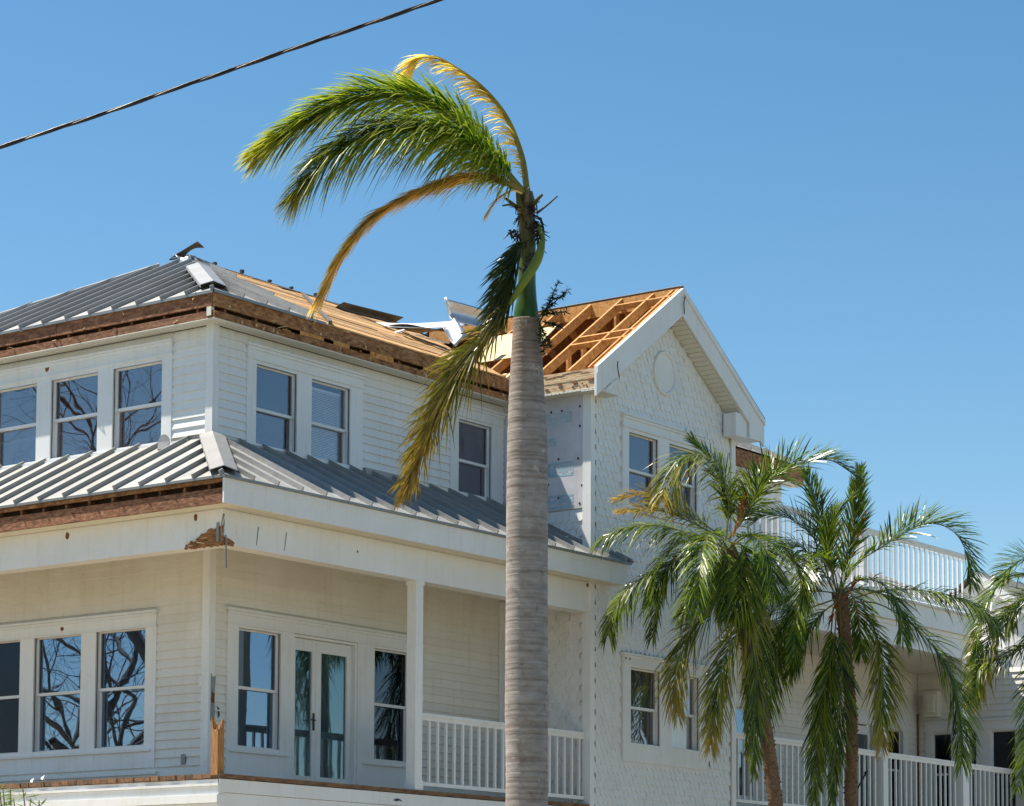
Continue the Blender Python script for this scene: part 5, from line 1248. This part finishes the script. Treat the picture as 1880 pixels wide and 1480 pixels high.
f2 = [
 F([(1536, 1090), (1524, 1025), (1510, 970), (1494, 910), (1480, 868)], 0.1, 0.5, n=84, len=0.36, droop=0.15, ang=42, a=(0.03, 0.075, 0.015), b=(0.09, 0.15, 0.04)),
 F([(1541, 1085), (1552, 1025), (1568, 970), (1572, 915), (1580, 864)], 0.0, 0.2, n=80, len=0.33, ang=34, droop=0.1, b=(0.17, 0.22, 0.05)),
 F([(1534, 1080), (1518, 1000), (1533, 948), (1566, 910)], -0.2, -0.3, n=60, len=0.26, ang=30, droop=0.1, b=(0.24, 0.26, 0.08)),
 F([(1548, 1072), (1568, 1038), (1610, 1010), (1650, 985), (1700, 962), (1745, 972), (1772, 1010), (1783, 1072)], 0.0, 0.2, n=110, len=0.40, ang=60, droop=0.2, fold=40, start=0.22),
 F([(1555, 1102), (1623, 1084), (1704, 1085), (1772, 1102), (1812, 1129), (1835, 1165)], -0.1, -0.6, n=96, len=0.32, ang=58, droop=0.6, fold=15, a=(0.08, 0.11, 0.04), b=(0.28, 0.29, 0.12), start=0.25),
 F([(1556, 1106), (1610, 1108), (1664, 1139), (1716, 1190), (1750, 1255), (1764, 1325), (1766, 1402)], 0.0, -0.2, n=110, len=0.38, ang=52, droop=0.45, a=(0.03, 0.06, 0.02), b=(0.14, 0.18, 0.06), start=0.2),
 F([(1556, 1112), (1588, 1131), (1610, 1170), (1619, 1229), (1622, 1290), (1618, 1368)], -0.3, -0.6, n=92, len=0.34, ang=48, droop=0.4, b=(0.22, 0.25, 0.04), tip=och, ts=0.75),
 F([(1536, 1115), (1530, 1190), (1516, 1256), (1503, 1350), (1494, 1470)], -0.3, -0.5, n=100, len=0.30, ang=40, droop=0.35, b=(0.22, 0.23, 0.04), a=(0.05, 0.07, 0.012)),
 F([(1542, 1115), (1546, 1235), (1540, 1323), (1527, 1470)], -0.25, -0.35, n=96, len=0.28, ang=36, droop=0.3, a=(0.03, 0.055, 0.015), b=(0.16, 0.18, 0.05)),
 F([(1530, 1115), (1522, 1200), (1513, 1300), (1506, 1410)], 0.05, 0.0, n=90, len=0.24, ang=36, droop=0.3, a=(0.03, 0.04, 0.01), b=(0.12, 0.12, 0.03)),
 F([(1534, 1100), (1491, 1115), (1450, 1129), (1423, 1169), (1410, 1231), (1404, 1285), (1396, 1335)], -0.2, -0.6, n=104, len=0.36, ang=48, droop=0.5, b=(0.22, 0.24, 0.05)),
 F([(1534, 1092), (1502, 1035), (1462, 1000), (1420, 1008), (1398, 1048), (1384, 1105)], -0.1, -0.4, n=100, len=0.40, ang=60, droop=0.55, fold=15, a=(0.03, 0.08, 0.01), b=(0.10, 0.18, 0.02)),
 F([(1530, 1085), (1495, 990), (1455, 955), (1412, 945), (1380, 955)], 0.2, 0.2, n=84, len=0.36, droop=0.3, fold=35, a=(0.05, 0.10, 0.012), b=(0.17, 0.24, 0.03)),
 F([(1540, 1100), (1554, 1062), (1580, 1030), (1600, 1008)], -0.4, -0.8, n=54, len=0.24, ang=40, b=(0.26, 0.32, 0.04), a=(0.10, 0.16, 0.02)),
 F([(1536, 1105), (1505, 1130), (1470, 1175), (1448, 1240)], -0.4, -0.6, n=60, len=0.28, ang=48, droop=0.4),
]
t2 = [at(1562, 1480, D1), at(1564, 1350, D1), at(1557, 1242, D1), at(1547, 1125, D1), at(1541, 1090, D1)]
o2 = Vector((t2[0].x, t2[0].y, 0)); t2 = [Vector((o2.x, o2.y, 0.02)), Vector((o2.x, o2.y, 1.6))]+t2
date_palm('middle date palm with upright trunk and the widest crown, before the right porch', o2, t2, [0.12, 0.115, 0.10, 0.095, 0.09, 0.085, 0.10, 0.12], f2, 5,
          [(at(1556, 1045, D1), at(1590, 945, D1), (0.62, 0.34, 0.10)), (at(1500, 1085, D1-0.3), at(1420, 1066, D1-0.4), (0.45, 0.20, 0.10)), (at(1535, 1100, D1-0.3), at(1525, 1140, D1-0.3), (0.38, 0.14, 0.06)), (at(1550, 1100, D1-0.3), at(1570, 1070, D1-0.3), (0.40, 0.15, 0.06))])
D1 = (Vector((14.6, -2.6, 6.8))-CAM).dot(FWD)
f3 = [
 F([(1945, 1085), (1905, 1030), (1866, 1033), (1838, 1064)], 0, -0.2, n=60, len=0.36, ang=62, fold=45, a=(0.04, 0.09, 0.03), b=(0.12, 0.17, 0.07)),
 F([(1940, 1095), (1880, 1110), (1835, 1145), (1805, 1200), (1785, 1290)], -0.1, -0.4, n=84, len=0.34, droop=0.5, b=(0.22, 0.24, 0.05), tip=och, ts=0.8),
 F([(1940, 1105), (1890, 1180), (1845, 1205), (1800, 1225), (1787, 1280)], -0.3, -0.6, n=80, len=0.28, droop=0.5, b=(0.24, 0.24, 0.05)),
 F([(1940, 1110), (1905, 1230), (1892, 1330), (1868, 1452)], -0.2, -0.5, n=70, len=0.30, droop=0.4, b=(0.22, 0.28, 0.04)),
 F([(1945, 1080), (1895, 1090), (1862, 1110), (1845, 1150)], 0.2, 0.1, n=60, len=0.34, droop=0.4),
 F([(1945, 1080), (1960, 1000), (2000, 950)], 0.2, 0.6, n=60, len=0.34), F([(1945, 1090), (2010, 1050), (2070, 1090)], 0, 0.3, n=60, len=0.34), F([(1945, 1100), (2000, 1150), (2030, 1260)], 0, 0.0, n=60, len=0.34),
 F([(1945, 1100), (1955, 1200), (1950, 1330)], -0.2, -0.4, n=60, len=0.3),
]
t3 = [at(1950, 1480, D1), at(1948, 1300, D1), at(1945, 1100, D1)]
o3 = Vector((t3[0].x, t3[0].y, 0)); t3 = [Vector((o3.x, o3.y, 0.02)), Vector((o3.x, o3.y, 1.6))]+t3
date_palm('rightmost date palm, only its left fronds in view at the edge', o3, t3, [0.12, 0.115, 0.10, 0.095, 0.10], f3, 8)
# black pole lamp against the right railing
pa = at(1562, 1470, D2p+0.4); pb = at(1589, 1421, D2p+0.4)
pl = MB(); pl.tube([Vector((pa.x, pa.y, 0)), pa-Vector((0, 0, 0.3)), pa, pb], 0.014, 8); pl.tube([pb, pb+Vector((0.02, -0.02, 0.04))], [0.035, 0.02], 8)
tag(pl.build('bent_pole', 'black'), 'thin black bent pole beside the upright date palm trunk', 'pole')

# --- low shrub at the lower left
DS = 29.0; so = at(60, 1500, DS); so.z = 0
sh = empty('shrub', so, 'small green shrub tips poking into the lower left corner', 'shrub')
mb = MB(); r4 = random.Random(21); st = MB()
for k in range(16):
    px = r4.uniform(-30, 75); top = at(px, 1462+r4.uniform(-14, 20), DS+r4.uniform(-0.4, 0.4)); b0 = Vector((so.x+r4.uniform(-.25, .25), so.y+r4.uniform(-.25, .25), 0))
    pth = catmull([b0, b0.lerp(top, 0.6)+Vector((r4.uniform(-.1, .1), r4.uniform(-.1, .1), 0.1)), top], 6); st.tube([p-so for p in pth], [0.02-0.0012*i for i in range(len(pth))], 5)
    for j in range(46):
        q = r4.uniform(0.5, 1)*(len(pth)-1); i = min(int(q), len(pth)-2); c = pth[i].lerp(pth[i+1], q-i)-so
        d = Vector((r4.uniform(-1, 1), r4.uniform(-1, 1), r4.uniform(-0.1, 1.2))).normalized(); w = d.orthogonal().normalized(); l_ = r4.uniform(0.10, 0.24)
        cl_ = lerp3((0.06, 0.13, 0.02), (0.26, 0.36, 0.06), r4.random())
        mb.add([c, c+d*l_*0.5+w*0.010, c+d*l_, c+d*l_*0.5-w*0.010], [(0, 1, 2, 3)], 0, [cl_]*4)
mb.build('foliage', 'leaf', sh); st.build('stems', 'date_trunk', sh)

# --- bare tree across the street, mirrored in the left windows
bo = Vector((-10.0, 15.0, 0)); bt = empty('bare_tree', bo, 'bare-branched tree standing left of the house, mirrored in the windows', 'tree')
br = MB(); r5 = random.Random(31)
def branch(p, d, ln, rad, lvl):
    pts = [p]; dd = d.copy(); n = 6
    for i in range(n):
        dd = (dd+Vector((r5.uniform(-1, 1), r5.uniform(-1, 1), r5.uniform(-0.5, 0.8)))*0.22).normalized(); pts.append(pts[-1]+dd*ln/n)
    br.tube(pts, [rad*(1-0.5*i/n) for i in range(n+1)], 7 if lvl < 2 else 4, cap=False)
    if lvl >= 6: return
    for k in range(r5.randint(3, 4) if lvl else 7):
        i = r5.randint(2, n); a = dd.orthogonal().normalized(); a.rotate(Matrix.Rotation(r5.uniform(0, 6.28), 3, dd))
        nd = (dd*r5.uniform(0.5, 0.9)+a*r5.uniform(0.6, 1.0)).normalized(); branch(pts[i], nd, ln*r5.uniform(0.55, 0.8), rad*0.5*(1-0.06*i)*1.15, lvl+1)
branch(Vector((0, 0, -0.1)), Vector((0, 0, 1)), 7.2, 0.40, 0)
br.build('trunk', 'bare_bark', bt, True)
